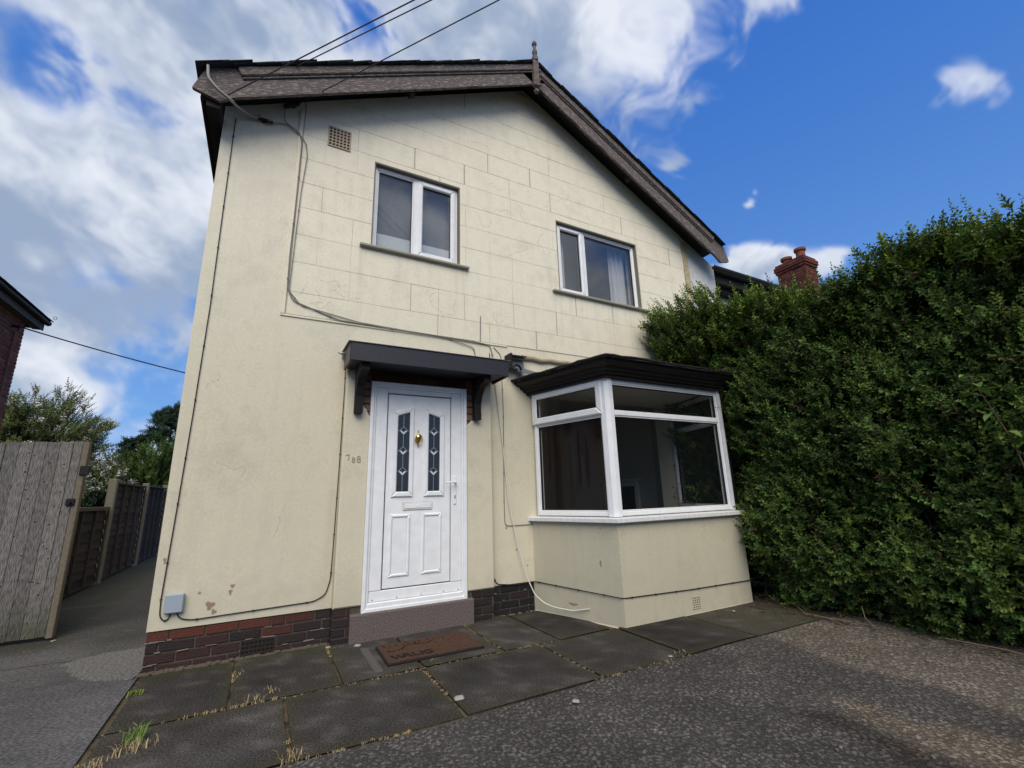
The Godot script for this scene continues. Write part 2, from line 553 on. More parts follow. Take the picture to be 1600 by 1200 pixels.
	M.blossom = mat(lin(0.70, 0.69, 0.62), 0.9, null, 1, null, 0, {"vc": true, "back": Color(0.4, 0.4, 0.36)})
	M.bark = mat(lin(0.07, 0.055, 0.042), 0.95, trough, 0.2, trough_h, 0.6)
	M.twig = mat(lin(0.17, 0.13, 0.085), 0.95, trough, 0.2)
	M.dry_grass = mat(Color.WHITE, 0.95, null, 1, null, 0, {"vc": true})
	M.room = mat(lin(0.42, 0.40, 0.37), 0.9, null, 1)
	M.room_pale = mat(lin(0.62, 0.61, 0.58), 0.9, null, 1)
	M.carpet = mat(lin(0.12, 0.10, 0.09), 1.0, null, 1)
	M.added_panel = mat(lin(0.27, 0.285, 0.30), 0.9, ramp_tex(soft, 512, 0.85, 1.0), 0.9)
	M.film = mat(lin(0.78, 0.83, 0.84), 0.8)
	M.curtain = mat(lin(0.75, 0.76, 0.76), 0.9, null, 1, null, 0, {"back": Color(0.4, 0.4, 0.4)})
	M.stone = mat(lin(0.42, 0.39, 0.34), 0.8, trough, 0.1)


# ------------------------------------------------------------------ camera, sky, sun
func make_sky() -> ImageTexture:
	var W := 2048
	var H := 1024
	var data := PackedByteArray()
	data.resize(W * H * 3)
	data.fill(0)
	var f := noise(1.0, 21, 6, FastNoiseLite.TYPE_SIMPLEX)
	f.fractal_gain = 0.60
	var f2 := noise(0.8, 25, 3)
	# where the cloud banks and the gaps lie: towards, radius (radians), how much cloud
	var banks := [
		[Vector3(-0.16, 0.70, -0.70), 0.42, 0.55], [Vector3(-0.26, 0.42, -0.88), 0.40, 0.60], [Vector3(-0.28, 0.20, -0.93), 0.26, 0.40],
		[Vector3(0.22, 0.80, -0.56), 0.36, 0.50], [Vector3(0.48, 0.74, -0.46), 0.18, 0.34], [Vector3(0.67, 0.72, -0.22), 0.085, 1.25], [Vector3(0.59, 0.77, -0.24), 0.10, 0.8],
		[Vector3(-0.34, 0.595, -0.735), 0.05, -0.60], [Vector3(-0.305, 0.585, -0.75), 0.05, -0.65], [Vector3(-0.18, 0.59, -0.79), 0.05, -0.80], [Vector3(-0.24, 0.585, -0.775), 0.04, -0.45],
		[Vector3(0.09, 0.775, -0.62), 0.045, -0.90], [Vector3(-0.22, 0.15, -0.96), 0.10, -0.55], [Vector3(-0.29, 0.35, -0.89), 0.03, -0.40], [Vector3(0.02, 0.80, -0.60), 0.05, -0.25],
		[Vector3(0.84, 0.50, -0.22), 0.34, -1.1], [Vector3(0.70, 0.56, -0.43), 0.18, -0.75], [Vector3(0.76, 0.64, -0.16), 0.14, -0.70], [Vector3(0.92, 0.35, 0.1), 0.28, -0.5],
		[Vector3(0.765, 0.425, -0.48), 0.045, 1.75], [Vector3(0.79, 0.400, -0.45), 0.06, 1.75], [Vector3(0.835, 0.40, -0.38), 0.035, 1.5],
		[Vector3(0.83, 0.545, -0.13), 0.055, 1.85], [Vector3(0.752, 0.512, -0.41), 0.016, 1.5], [Vector3(0.762, 0.520, -0.385), 0.012, 1.3], [Vector3(0.63, 0.60, -0.50), 0.025, 0.75], [Vector3(0.62, 0.67, -0.41), 0.035, 0.75], [Vector3(0.63, 0.69, -0.35), 0.02, 0.7], [Vector3(0.61, 0.63, -0.47), 0.06, 0.75], [Vector3(0.53, 0.66, -0.52), 0.05, 0.35], [Vector3(-0.29, 0.73, 0.62), 0.45, 0.5], [Vector3(0.51, 0.49, 0.70), 0.09, 0.75], [Vector3(0.64, 0.40, 0.66), 0.06, 0.6], [Vector3(0.60, 0.50, 0.62), 0.09, -0.5], [Vector3(0.30, 0.55, 0.77), 0.34, 0.55],  # the wide unseen banks behind the camera are added to brighten the facade
	]
	for b in banks:
		b[0] = b[0].normalized()
	var light := Vector3(-0.12, 0.30, 0.10)
	for y in range(0, H / 2 + 4):
		var el := PI * (0.5 - (y + 0.5) / H)
		var ce := cos(el)
		var se := sin(el)
		for x in W:
			var az := TAU * (x + 0.5) / W
			var d := Vector3(sin(az) * ce, se, -cos(az) * ce)
			var p := Vector3(d.x * 2.0 + d.y * 0.7, d.y * 2.3, d.z * 2.0)
			var warp := f2.get_noise_3dv(p * 1.7) * 0.22
			p += Vector3(warp, -warp, warp)
			var nse := f.get_noise_3dv(p)
			var e1 := f.get_noise_3d(p.z * 1.6 + 9.0, p.x * 1.6, p.y * 1.6)
			var dw := (d + Vector3(e1 * 0.085, nse * 0.085, (e1 - nse) * 0.06)).normalized()
			var dens := nse * 1.15 + e1 * 0.35 + f.get_noise_3dv(p * 4.7) * 0.20 + 0.10
			for b in banks:
				var c: float = dw.dot(b[0])
				var s: float = b[1]
				if c > 1.0 - 3.4 * s * s:
					dens += b[2] * exp(-(1.0 - c) * 2.0 / (s * s))
			var up := clampf(d.y, 0.0, 1.0)
			var t := pow(1.0 - up, 2.0)
			var r := lerpf(0.032, 0.24, t)
			var g := lerpf(0.150, 0.50, t)
			var bl := lerpf(0.56, 0.92, t)
			var a := smoothstep(-0.04, 0.66, dens)
			if a > 0.0:
				var d2 := f.get_noise_3dv(p + light)
				var lit := clampf(0.40 + (nse - d2) * 0.95 + e1 * 0.35, 0.0, 1.0)
				var thick := smoothstep(0.35, 1.0, dens)
				lit = clampf(lit + 0.20 * (1.0 - thick) - 0.12 * up * thick + 0.16 * (1.0 - up) * (1.0 - up), 0.0, 1.0)
				lit = lit * lit * (3.0 - 2.0 * lit)
				var cr := lerpf(0.32, 0.83, lit)
				var cg := lerpf(0.41, 0.87, lit)
				var cb := lerpf(0.57, 0.95, lit)
				a = a * (0.52 + 0.46 * smoothstep(0.15, 0.95, dens))
				r = lerpf(r, cr, a)
				g = lerpf(g, cg, a)
				bl = lerpf(bl, cb, a)
			var i := (y * W + x) * 3
			data[i] = sb(r)
			data[i + 1] = sb(g)
			data[i + 2] = sb(bl)
	return ImageTexture.create_from_image(Image.create_from_data(W, H, false, Image.FORMAT_RGB8, data))


const SUN_ENERGY := 0.5
const EXPOSURE := 2.18

func make_world() -> void:
	var cam := Camera3D.new()
	cam.name = "camera"
	cam.position = Vector3(0.0, 1.19, 4.513)
	cam.rotation = Vector3(0.24272, -0.49804, -0.02953)
	cam.fov = 81.018
	cam.near = 0.05
	cam.far = 400.0
	cam.current = true
	add_child(cam)
	var sky := Sky.new()
	var pm := PanoramaSkyMaterial.new()
	pm.panorama = make_sky()
	pm.energy_multiplier = 1.0
	sky.sky_material = pm
	var e := Environment.new()
	e.background_mode = Environment.BG_SKY
	e.sky = sky
	e.background_energy_multiplier = 1.0 / EXPOSURE
	e.tonemap_mode = Environment.TONE_MAPPER_LINEAR
	e.tonemap_exposure = EXPOSURE
	e.sdfgi_enabled = true
	e.ssao_enabled = true
	e.ssil_enabled = true
	var we := WorldEnvironment.new()
	we.name = "world"
	we.environment = e
	add_child(we)
	# the sun stands high behind a bright veil of cloud
	var sun := DirectionalLight3D.new()
	sun.name = "sun"
	sun.light_energy = SUN_ENERGY
	sun.light_angular_distance = 50.0
	sun.light_color = Color(1.0, 0.965, 0.90)
	sun.shadow_enabled = true
	add_child(sun)
	sun.look_at_from_position(Vector3(-2.0, 5.0, 4.3), Vector3.ZERO, Vector3.UP)


# ------------------------------------------------------------------ small builders
var brick_cache := {}

func brick_mesh(l: float, h: float, d: float, variant: int) -> ArrayMesh:
	l = roundf(l * 200.0) / 200.0
	var key := "%s_%s_%s_%d" % [l, h, d, variant]
	if not brick_cache.has(key):
		var mb := MB.new()
		var r := RandomNumberGenerator.new()
		r.seed = variant * 77 + 5
		mb.box(Vector3.ZERO, Vector3(l - r.randf() * 0.003, h - r.randf() * 0.003, d), 0.004)
		brick_cache[key] = mb.mesh()
	return brick_cache[key]


# bricks on a plane: xf maps (along, up, out); keep(u, y) says whether a brick stands there
func bricks(parent: Node, xf: Transform3D, u0: float, u1: float, y0: float, y1: float, mats: Array, keep = null, course := 0.0755, proud := 0.006, blen := 0.215, shift := 0.0, hole := Rect2()) -> void:
	var row := 0
	var y := y0
	while y < y1 - 0.015:
		var h := minf(course - 0.010, y1 - y - 0.004)
		var u := u0 - (0.1125 if row % 2 == 1 else 0.0) - shift
		while u < u1:
			var a := maxf(u, u0)
			var b := minf(u + blen, u1)
			if hole.size.x > 0.0 and y + h > hole.position.y and y < hole.end.y and b > hole.position.x and a < hole.end.x:
				if a < hole.position.x:
					b = hole.position.x
				elif b > hole.end.x:
					a = hole.end.x
				else:
					b = a
			if b - a > 0.018 and (keep == null or keep.call((a + b) * 0.5, y + h * 0.5)):
				var o := MeshInstance3D.new()
				o.mesh = brick_mesh(b - a, h, 0.06, rng.randi() % 3)
				o.material_override = mats[rng.randi() % mats.size()]
				put(o, "brick", parent)
				o.transform = xf * Transform3D(Basis(Vector3(0, 0, 1), rng.randf_range(-0.004, 0.004)), Vector3((a + b) * 0.5, y + h * 0.5, proud - 0.03 + rng.randf_range(-0.0025, 0.0025)))
			u += blen + 0.010
		y += course
		row += 1


func rect(x0: float, y0: float, x1: float, y1: float) -> PackedVector2Array:
	return PackedVector2Array([Vector2(x0, y0), Vector2(x1, y0), Vector2(x1, y1), Vector2(x0, y1)])


# a ring of four mitred bars in the local plane
func ring(mb: MB, x0: float, y0: float, x1: float, y1: float, w: float, z0: float, z1: float, bev := 0.006) -> void:
	var o := [Vector2(x0, y0), Vector2(x1, y0), Vector2(x1, y1), Vector2(x0, y1)]
	var i := [Vector2(x0 + w, y0 + w), Vector2(x1 - w, y0 + w), Vector2(x1 - w, y1 - w), Vector2(x0 + w, y1 - w)]
	for k in 4:
		var l := (k + 1) % 4
		mb.prism(PackedVector2Array([o[k], o[l], i[l], i[k]]), z0, z1, true, bev)


# a white framed light: frame ring, dark gasket and double pane in the local plane xf
func light(parent: Node, called: String, xf: Transform3D, x0: float, y0: float, x1: float, y1: float, w: float, z0: float, z1: float, glassm: Material, zp: float, m: Material) -> Node:
	var mb := MB.new()
	mb.xf = xf
	ring(mb, x0, y0, x1, y1, w, z0, z1, minf(0.012, w * 0.3))
	var fr := obj(mb, called, m, parent)
	var g := MB.new()
	g.xf = xf
	ring(g, x0 + w - 0.001, y0 + w - 0.001, x1 - w + 0.001, y1 - w + 0.001, 0.005, zp - 0.024, zp + 0.006, 0.0)
	obj(g, "gasket", M.gasket, fr)
	var p := MB.new()
	p.xf = xf
	p.span(x0 + w, y0 + w, zp - 0.004, x1 - w, y1 - w, zp)
	if glassm == M.pane:
		p.span(x0 + w, y0 + w, zp - 0.020, x1 - w, y1 - w, zp - 0.016)
	obj(p, "pane", glassm, fr)
	return fr


func cable(called: String, label: String, pts: Array, r: float, m: Material, clip_step := 0.0, clip_m: Material = null, sag := 0.0) -> Node3D:
	var t := thing(called, label, "cable")
	var path: Array = []
	if sag > 0.0:
		for k in 25:
			var s := k / 24.0
			path.append(pts[0].lerp(pts[1], s) - Vector3(0, sag * 4.0 * s * (1.0 - s), 0))
	else:
		# rounded through the points
		for i in pts.size():
			if i == 0 or i == pts.size() - 1:
				path.append(pts[i])
			else:
				var a: Vector3 = pts[i].lerp(pts[i - 1], minf(0.35, 0.04 / maxf(0.01, pts[i].distance_to(pts[i - 1]))))
				var b: Vector3 = pts[i].lerp(pts[i + 1], minf(0.35, 0.04 / maxf(0.01, pts[i].distance_to(pts[i + 1]))))
				for k in 4:
					var s := k / 3.0
					path.append(a.lerp(pts[i], s).lerp(pts[i].lerp(b, s), s))
	var mb := MB.new()
	mb.tube(path, r, 6)
	obj(mb, "sheath", m, t)
	if clip_step > 0.0:
		var cl := MB.new()
		var run := clip_step * 0.5
		for i in path.size() - 1:
			var a: Vector3 = path[i]
			var b: Vector3 = path[i + 1]
			var L := a.distance_to(b)
			while run < L:
				cl.box(a.lerp(b, run / L), Vector3(r * 3.0, r * 2.7, r * 3.0), 0.001)
				run += clip_step * rng.randf_range(0.85, 1.15)
			run -= L
		if cl.v.size() > 0:
			obj(cl, "cable_clips", clip_m if clip_m else m, t)
	return t


# ------------------------------------------------------------------ the house
const WIN1 := Rect2(0.77, 3.84, 1.03, 1.065)
const WIN2 := Rect2(3.21, 3.80, 1.47, 1.065)

func gable_y(x: float) -> float:
	return GABLE.y - 0.12 - absf(x - GABLE.x) * PITCH


func build_house() -> void:
	var h := thing("house", "cream rendered house with timber edged gable, white front door and bay window", "house")
	# --- front wall, from its openings
	var holes := [Rect2(0.84, 0.0, 1.0, 2.33), Rect2(2.78, 0.36, 2.18, 2.02), WIN1, WIN2]
	var xs := [-0.68, 0.77, 0.84, 1.80, 1.84, 2.66, 2.78, 3.21, 4.68, 4.96, 5.76]
	var wm := MB.new()
	for i in xs.size() - 1:
		var a: float = xs[i]
		var b: float = xs[i + 1]
		var cuts: Array = []
		for r in holes:
			if r.position.x < b - 0.001 and r.end.x > a + 0.001:
				cuts.append([r.position.y, r.end.y])
		cuts.sort_custom(func(p, q): return p[0] < q[0])
		var y := 0.0 if a >= 2.66 - 0.001 and b <= 4.97 else 0.285
		var segs: Array = []
		for c in cuts:
			if c[0] > y + 0.001:
				segs.append([y, c[0]])
			y = maxf(y, c[1])
		segs.append([y, 99.0])
		for s in segs:
			var poly := PackedVector2Array([Vector2(a, s[0]), Vector2(b, s[0])])
			if s[1] > 90.0:
				poly.append(Vector2(b, gable_y(b)))
				if a < GABLE.x and b > GABLE.x:
					poly.append(Vector2(GABLE.x, gable_y(GABLE.x)))
				poly.append(Vector2(a, gable_y(a)))
			else:
				poly.append(Vector2(b, s[1]))
				poly.append(Vector2(a, s[1]))
			wm.prism(poly, -0.25, 0.0)
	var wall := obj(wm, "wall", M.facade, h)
	# --- scored blocks of render: the upper field right of the bead, each proud of its joints
	var rows := [2.93, 3.165, 3.485, 3.79, 4.10, 4.39, 4.68, 4.97, 5.26, 5.55, 5.84, 6.13, 6.42, 6.75]
	var bed := MB.new()
	for i in 1:
		var poly := PackedVector2Array([Vector2(0.02, 2.925), Vector2(5.71, 2.925), Vector2(5.71, gable_y(5.71) - 0.02), Vector2(GABLE.x, gable_y(GABLE.x) - 0.03), Vector2(0.02, gable_y(0.02) - 0.02)])
		# the joint bed is cut round the two windows
		for strip in [[0.02, WIN1.position.x], [WIN1.position.x, WIN1.end.x], [WIN1.end.x, WIN2.position.x], [WIN2.position.x, WIN2.end.x], [WIN2.end.x, 5.71]]:
			var parts: Array = [[0.0, 9.0]]
			for w in [WIN1, WIN2]:
				if absf(w.position.x - strip[0]) < 0.01:
					parts = [[0.0, w.position.y], [w.end.y, 9.0]]
			for q in parts:
				for pp in Geometry2D.intersect_polygons(poly, rect(strip[0], q[0], strip[1], q[1])):
					bed.prism(pp, -0.01, 0.0035, false)
	obj(bed, "joint_bed", M.joint, wall)
	var gp := PackedVector2Array([Vector2(0.03, 2.93), Vector2(5.70, 2.93), Vector2(5.70, gable_y(5.70)), Vector2(GABLE.x, gable_y(GABLE.x)), Vector2(0.03, gable_y(0.03))])
	for k in rows.size() - 1:
		var y0: float = rows[k]
		var y1: float = rows[k + 1]
		var x := -0.38 if k % 2 == 0 else -0.06
		while x < 5.7:
			var L := 0.64
			var x0 := x + rng.randf_range(-0.012, 0.012)
			var x1 := x + L + rng.randf_range(-0.012, 0.012)
			var gap := rng.randf_range(0.0018, 0.0036)
			# a few of the joints by the windows are closer
			var cutx: Array = [x0, x1]
			if (k == 1 or k == 2 or k == 6) and rng.randf() < 0.4:
				cutx = [x0, (x0 + x1) * 0.5, x1]
			for c in cutx.size() - 1:
				var polys := Geometry2D.intersect_polygons(gp, rect(cutx[c] + gap * 0.5, y0 + gap * 0.5, cutx[c + 1] - gap * 0.5, y1 - gap * 0.5))
				for w in [WIN1, WIN2]:
					var nx: Array = []
					for pp in polys:
						for q in Geometry2D.clip_polygons(pp, rect(w.position.x, w.position.y, w.end.x, w.end.y)):
							if not Geometry2D.is_polygon_clockwise(q):
								nx.append(q)
					polys.assign(nx)
				for pp in polys:
					var area := 0.0
					for e in pp.size():
						area += pp[e].cross(pp[(e + 1) % pp.size()])
					if absf(area) * 0.5 < 0.003:
						continue
					var bm := MB.new()
					bm.prism(pp, 0.0, 0.0062 + rng.randf_range(-0.0008, 0.0010), false, 0.0016)
					obj(bm, "block", M.facade, wall)
			x += L
	var bead := MB.new()
	bead.span(-0.022, 2.925, -0.01, 0.016, gable_y(0.0) - 0.12, 0.014, 0.004)
	bead.span(-0.022, 2.905, -0.01, 2.40, 2.925, 0.011, 0.004)
	obj(bead, "render_bead", M.facade, wall)
	# --- side, back and party walls, floors
	var sm := MB.new()
	sm.span(-0.68, 0.0, -8.0, -0.43, 5.0, -0.2505)
	obj(sm, "side_wall", M.render, h)
	sm = MB.new()
	sm.span(-0.43, 0.0, -8.0, 6.42, 5.0, -7.75)
	obj(sm, "back_wall", M.render, h)
	sm = MB.new()
	sm.span(5.50, 0.0, -7.75, 5.757, 5.0, -0.2505)
	obj(sm, "party_wall", M.room, h)
	sm = MB.new()
	sm.span(-0.43, 0.0, -7.75, 5.5, 0.30, -0.252)
	obj(sm, "ground_floor", M.carpet, h)
	sm = MB.new()
	sm.span(-0.43, 2.62, -7.75, 5.5, 2.92, -0.252)
	obj(sm, "upper_floor", M.room_pale, h)
	sm = MB.new()
	sm.span(-0.43, 5.02, -7.75, 5.5, 5.10, -0.252)
	obj(sm, "ceiling", M.room_pale, h)
	# hall partition and the front room's chimney breast with its fireplace
	sm = MB.new()
	sm.span(2.05, 0.30, -7.75, 2.20, 2.62, -0.252)
	sm.span(2.20, 0.30, -4.3, 5.5, 2.62, -4.2)
	obj(sm, "partition", M.room, h)
	sm = MB.new()
	sm.span(2.0, 2.92, -7.75, 2.1, 5.02, -0.252)
	obj(sm, "upper_partition", M.room, h)
	var br := MB.new()
	br.span(5.36, 0.30, -2.3, 5.498, 2.62, -0.75)
	var breast := obj(br, "chimney_breast", M.room, h)
	var fp := MB.new()
	fp.span(5.30, 0.31, -1.95, 5.356, 1.36, -1.87, 0.01)
	fp.span(5.30, 0.31, -1.18, 5.356, 1.36, -1.10, 0.01)
	fp.span(5.30, 1.28, -1.868, 5.354, 1.36, -1.182, 0.01)
	fp.span(5.26, 1.362, -2.02, 5.358, 1.40, -1.03, 0.01)
	obj(fp, "fire_surround", M.room_pale, breast)
	fp = MB.new()
	fp.span(5.31, 0.31, -1.865, 5.355, 1.275, -1.185, 0.01)
	obj(fp, "fireplace", M.black, breast)

	build_plinth(h)
	build_entrance(h)
	build_upper_windows(h)
	build_bay(h)
	build_roof(h)
	build_vents(h)


func build_plinth(h: Node) -> void:
	var mb := MB.new()
	mb.span(-0.672, -0.05, -0.24, 0.60, 0.2845, -0.016)
	mb.span(2.14, -0.05, -0.24, 2.664, 0.2845, -0.016)
	mb.span(0.605, -0.05, -0.24, 0.84, 0.2845, 0.062)
	mb.span(1.84, -0.05, -0.24, 2.135, 0.2845, 0.062)
	mb.span(0.84, -0.05, -0.24, 1.84, 0.2, 0.03)
	mb.span(-0.672, -0.05, -7.9, -0.45, 0.0, -0.24)
	var pl := obj(mb, "plinth", M.brick_mortar, h)
	var vent := Rect2(-0.068, -0.01, 0.256, 0.13)
	var off := 0.285 - 4.0 * 0.0755
	# the courses hang from the render line; the lowest is half in the ground
	var top_course: Array = [M.bricks[0], M.bricks[0], M.bricks[1]]
	bricks(pl, Transform3D(Basis(), Vector3(0, 0, -0.014)), -0.674, 0.24, 0.285 - 0.0755, 0.285, top_course, null, 0.0755, 0.007, 0.215, 0.08)
	bricks(pl, Transform3D(Basis(), Vector3(0, 0, -0.014)), 0.25, 0.60, 0.285 - 0.0755, 0.285, [M.bricks[2], M.bricks[3], M.bricks[1]], null, 0.0755, 0.007, 0.215, 0.0)
	bricks(pl, Transform3D(Basis(), Vector3(0, 0, -0.014)), -0.674, 0.60, off - 0.0755, 0.285 - 0.0755, [M.bricks[1], M.bricks[2], M.bricks[2], M.bricks[3], M.bricks[3], M.bricks[3], M.dark_bricks[1]], null, 0.0755, 0.006, 0.215, 0.03, vent)
	bricks(pl, Transform3D(Basis(), Vector3(0, 0, 0.066)), 0.604, 0.742, off, 0.285, [M.bricks[2], M.bricks[3], M.dark_bricks[1]], null, 0.0755, 0.006)
	bricks(pl, Transform3D(Basis(), Vector3(0, 0, 0.066)), 1.90, 2.135, off, 0.285, [M.bricks[3], M.dark_bricks[1]], null, 0.0755, 0.006)
	bricks(pl, Transform3D(Basis(), Vector3(0, 0, -0.012)), 2.14, 2.655, off, 0.285, M.dark_bricks, null, 0.0755, 0.006)
	# scraps of old mortar that stand proud of the bricks
	var sc := MB.new()
	for k in 30:
		var x := rng.randf_range(-0.66, 0.58)
		var row := rng.randi() % 4
		var y := off + row * 0.0755 - 0.004 + rng.randf_range(-0.004, 0.004)
		sc.box(Vector3(x, y, -0.008), Vector3(rng.randf_range(0.02, 0.10), rng.randf_range(0.004, 0.011), 0.012), 0.003, Basis(Vector3(0, 0, 1), rng.randf_range(-0.06, 0.06)))
	for k in 9:
		sc.box(Vector3(rng.randf_range(2.16, 2.62), off + (rng.randi() % 4) * 0.0755, -0.006), Vector3(rng.randf_range(0.01, 0.05), rng.randf_range(0.004, 0.016), 0.012), 0.003)
	obj(sc, "mortar_scraps", mat(lin(0.17, 0.15, 0.125), 0.95), pl)
	# foot of the wall: a smear of mortar along the paving
	var sm := MB.new()
	for k in 44:
		var x := -0.67 + k * 0.0292
		sm.box(Vector3(x, 0.0 + rng.randf_range(-0.004, 0.006), 0.0), Vector3(rng.randf_range(0.03, 0.06), rng.randf_range(0.012, 0.028), rng.randf_range(0.02, 0.045)), 0.006, Basis(Vector3(0, 1, 0), rng.randf_range(-0.3, 0.3)) * Basis(Vector3(1, 0, 0), 0.5))
	obj(sm, "mortar_fillet", mat(lin(0.085, 0.068, 0.052), 0.95, null), pl)


func build_entrance(h: Node) -> void:
	# --- the pier of render round the door, proud of the wall, chipped back to brick beside the frame
	var pier := rect(0.60, 0.285, 2.14, 2.60)
	var cut := PackedVector2Array([Vector2(0.84, 0.0), Vector2(1.84, 0.0), Vector2(1.84, 1.93), Vector2(1.87, 1.95), Vector2(1.90, 1.985), Vector2(1.93, 1.99), Vector2(1.955, 2.02), Vector2(1.955, 2.46), Vector2(0.735, 2.46), Vector2(0.735, 2.12), Vector2(0.775, 2.06), Vector2(0.80, 2.04), Vector2(0.82, 1.985), Vector2(0.84, 1.975)])
	var pm := MB.new()
	for p in Geometry2D.clip_polygons(pier, cut):
		pm.prism(p, 0.0025, 0.085, false, 0.012)
	var pr := obj(pm, "door_pier", M.facade, h)
	var bk := MB.new()
	for q in [[0.735, 1.9, 0.842, 2.46], [1.838, 1.9, 1.956, 2.46], [0.842, 2.32, 1.838, 2.46]]:
		bk.span(q[0], q[1], -0.01, q[2], q[3], 0.045)
	var bb := obj(bk, "brickwork", M.brick_mortar, h)
	bricks(bb, Transform3D(Basis(), Vector3(0, 0, 0.058)), 0.737, 0.842, 1.95, 2.46, M.pink_bricks)
	bricks(bb, Transform3D(Basis(), Vector3(0, 0, 0.058)), 1.84, 1.953, 1.91, 2.46, M.pink_bricks)
	bricks(bb, Transform3D(Basis(), Vector3(0, 0, 0.058)), 0.845, 1.835, 2.335, 2.46, M.bricks)
	# --- doorstep
	var st := MB.new()
	st.span(0.742, -0.03, -0.10, 1.898, 0.226, 0.128, 0.009)
	obj(st, "door_step", M.step, h)
	# --- frame and door
	var zf := 0.088
	var fr := MB.new()
	ring(fr, 0.834, 0.222, 1.838, 2.325, 0.034, -0.05, zf + 0.012, 0.006)
	ring(fr, 0.868, 0.228, 1.804, 2.291, 0.022, -0.05, zf - 0.004, 0.004)
	# the wide jambs, head and threshold
	fr.span(0.89, 0.39, -0.05, 1.003, 2.269, zf - 0.016, 0.005)
	fr.span(1.672, 0.39, -0.05, 1.782, 2.269, zf - 0.016, 0.005)
	fr.span(1.0035, 2.222, -0.05, 1.6715, 2.269, zf - 0.018, 0.004)
	fr.span(0.89, 0.30, -0.05, 1.782, 0.388, zf - 0.020, 0.005)
	fr.span(0.882, 0.228, -0.05, 1.79, 0.298, zf + 0.006, 0.008)
	var frame := obj(fr, "door_frame", M.upvc, h)
	var sc := MB.new()
	for x in [0.93, 1.15, 1.38, 1.6, 1.75]:
		sc.box(Vector3(x, 0.315, zf - 0.019), Vector3(0.014, 0.009, 0.006), 0.002)
	obj(sc, "screw_caps", M.sill, frame)
	var gk := MB.new()
	gk.span(1.0, 0.386, -0.04, 1.675, 2.225, 0.028)
	obj(gk, "door_seal", M.gasket, frame)
	var dz := 0.064
	var d0 := rect(1.010, 0.397, 1.665, 2.214)
	var gl := [PackedVector2Array([Vector2(1.112, 1.255), Vector2(1.232, 1.255), Vector2(1.232, 2.035), Vector2(1.112, 1.995)]), PackedVector2Array([Vector2(1.428, 1.255), Vector2(1.548, 1.255), Vector2(1.548, 1.995), Vector2(1.428, 2.035)])]
	var dm := MB.new()
	# the leaf, built round its two lights
	for q in [rect(1.014, 0.400, 1.662, 1.255), rect(1.014, 1.255, 1.112, 2.210), rect(1.232, 1.255, 1.428, 2.210), rect(1.548, 1.255, 1.662, 2.210)]:
		dm.prism(q, 0.03, dz)
	dm.prism(PackedVector2Array([Vector2(1.112, 1.995), Vector2(1.232, 2.035), Vector2(1.232, 2.210), Vector2(1.112, 2.210)]), 0.03, dz)
	dm.prism(PackedVector2Array([Vector2(1.428, 2.035), Vector2(1.548, 1.995), Vector2(1.548, 2.210), Vector2(1.428, 2.210)]), 0.03, dz)
	var door := obj(dm, "door", M.upvc, h)
	for k in 2:
		var g: PackedVector2Array = gl[k]
		var outer: PackedVector2Array = [PackedVector2Array([Vector2(1.062, 1.205), Vector2(1.276, 1.205), Vector2(1.276, 2.095), Vector2(1.062, 2.03)]), PackedVector2Array([Vector2(1.386, 1.205), Vector2(1.598, 1.205), Vector2(1.598, 2.03), Vector2(1.386, 2.095)])][k]
		var mo := MB.new()
		for e in 4:
			var f := (e + 1) % 4
			mo.prism(PackedVector2Array([outer[e], outer[f], g[f], g[e]]), dz - 0.004, dz + 0.017, true, 0.010)
		var mould := obj(mo, "glazing_bead", M.upvc, door)
		var pn := MB.new()
		pn.prism(g, dz - 0.014, dz - 0.008)
		obj(pn, "leaded_pane", M.door_glass, door)
		var cm := MB.new()
		var cx := (g[0].x + g[1].x) * 0.5
		var ys := [1.45, 1.65, 1.85]
		var yy := 1.255
		for y in ys + [2.02]:
			cm.span(cx - 0.003, yy, dz - 0.009, cx + 0.003, y - (0.045 if y < 2.0 else 0.008), dz - 0.005)
			yy = y + 0.045
		for y in ys:
			var bv := MB.new()
			var q := [Vector2(cx, y - 0.045), Vector2(cx + 0.045, y), Vector2(cx, y + 0.045), Vector2(cx - 0.045, y)]
			for e in 4:
				var f := (e + 1) % 4
				var a: Vector2 = Vector2(cx, y) + (q[e] - Vector2(cx, y)) * 0.80
				var b: Vector2 = Vector2(cx, y) + (q[f] - Vector2(cx, y)) * 0.80
				cm.prism(PackedVector2Array([q[e], q[f], b, a]), dz - 0.009, dz - 0.004)
				if e == 0 or e == 3:
					var a2: Vector2 = Vector2(cx, y) + (q[e] - Vector2(cx, y)) * 0.42
					var b2: Vector2 = Vector2(cx, y) + (q[f] - Vector2(cx, y)) * 0.42
					bv.prism(PackedVector2Array([a, b, b2, a2]), dz - 0.009, dz - 0.0055)
			for s in [-1.0, 1.0]:
				cm.span(cx + s * 0.045, y - 0.002, dz - 0.009, cx + s * 0.06, y + 0.002, dz - 0.005)
			obj(bv, "bevelled_glass", M.bevel, door)
		obj(cm, "lead_came", M.came, door)
	# raised lower panels
	for q in [[1.058, 0.49, 1.258, 1.045], [1.372, 0.49, 1.572, 1.045]]:
		var mo := MB.new()
		ring(mo, q[0], q[1], q[2], q[3], 0.030, dz - 0.004, dz + 0.013, 0.010)
		mo.span(q[0] + 0.032, q[1] + 0.032, dz - 0.01, q[2] - 0.032, q[3] - 0.032, dz + 0.004, 0.003)
		obj(mo, "door_panel", M.upvc, door)
	# letter plate
	var lp := MB.new()
	ring(lp, 1.188, 1.083, 1.472, 1.150, 0.010, dz - 0.002, dz + 0.008, 0.003)
	lp.span(1.199, 1.094, dz - 0.002, 1.461, 1.139, dz + 0.013, 0.004)
	lp.span(1.32, 1.108, dz + 0.013, 1.335, 1.116, dz + 0.020, 0.003)
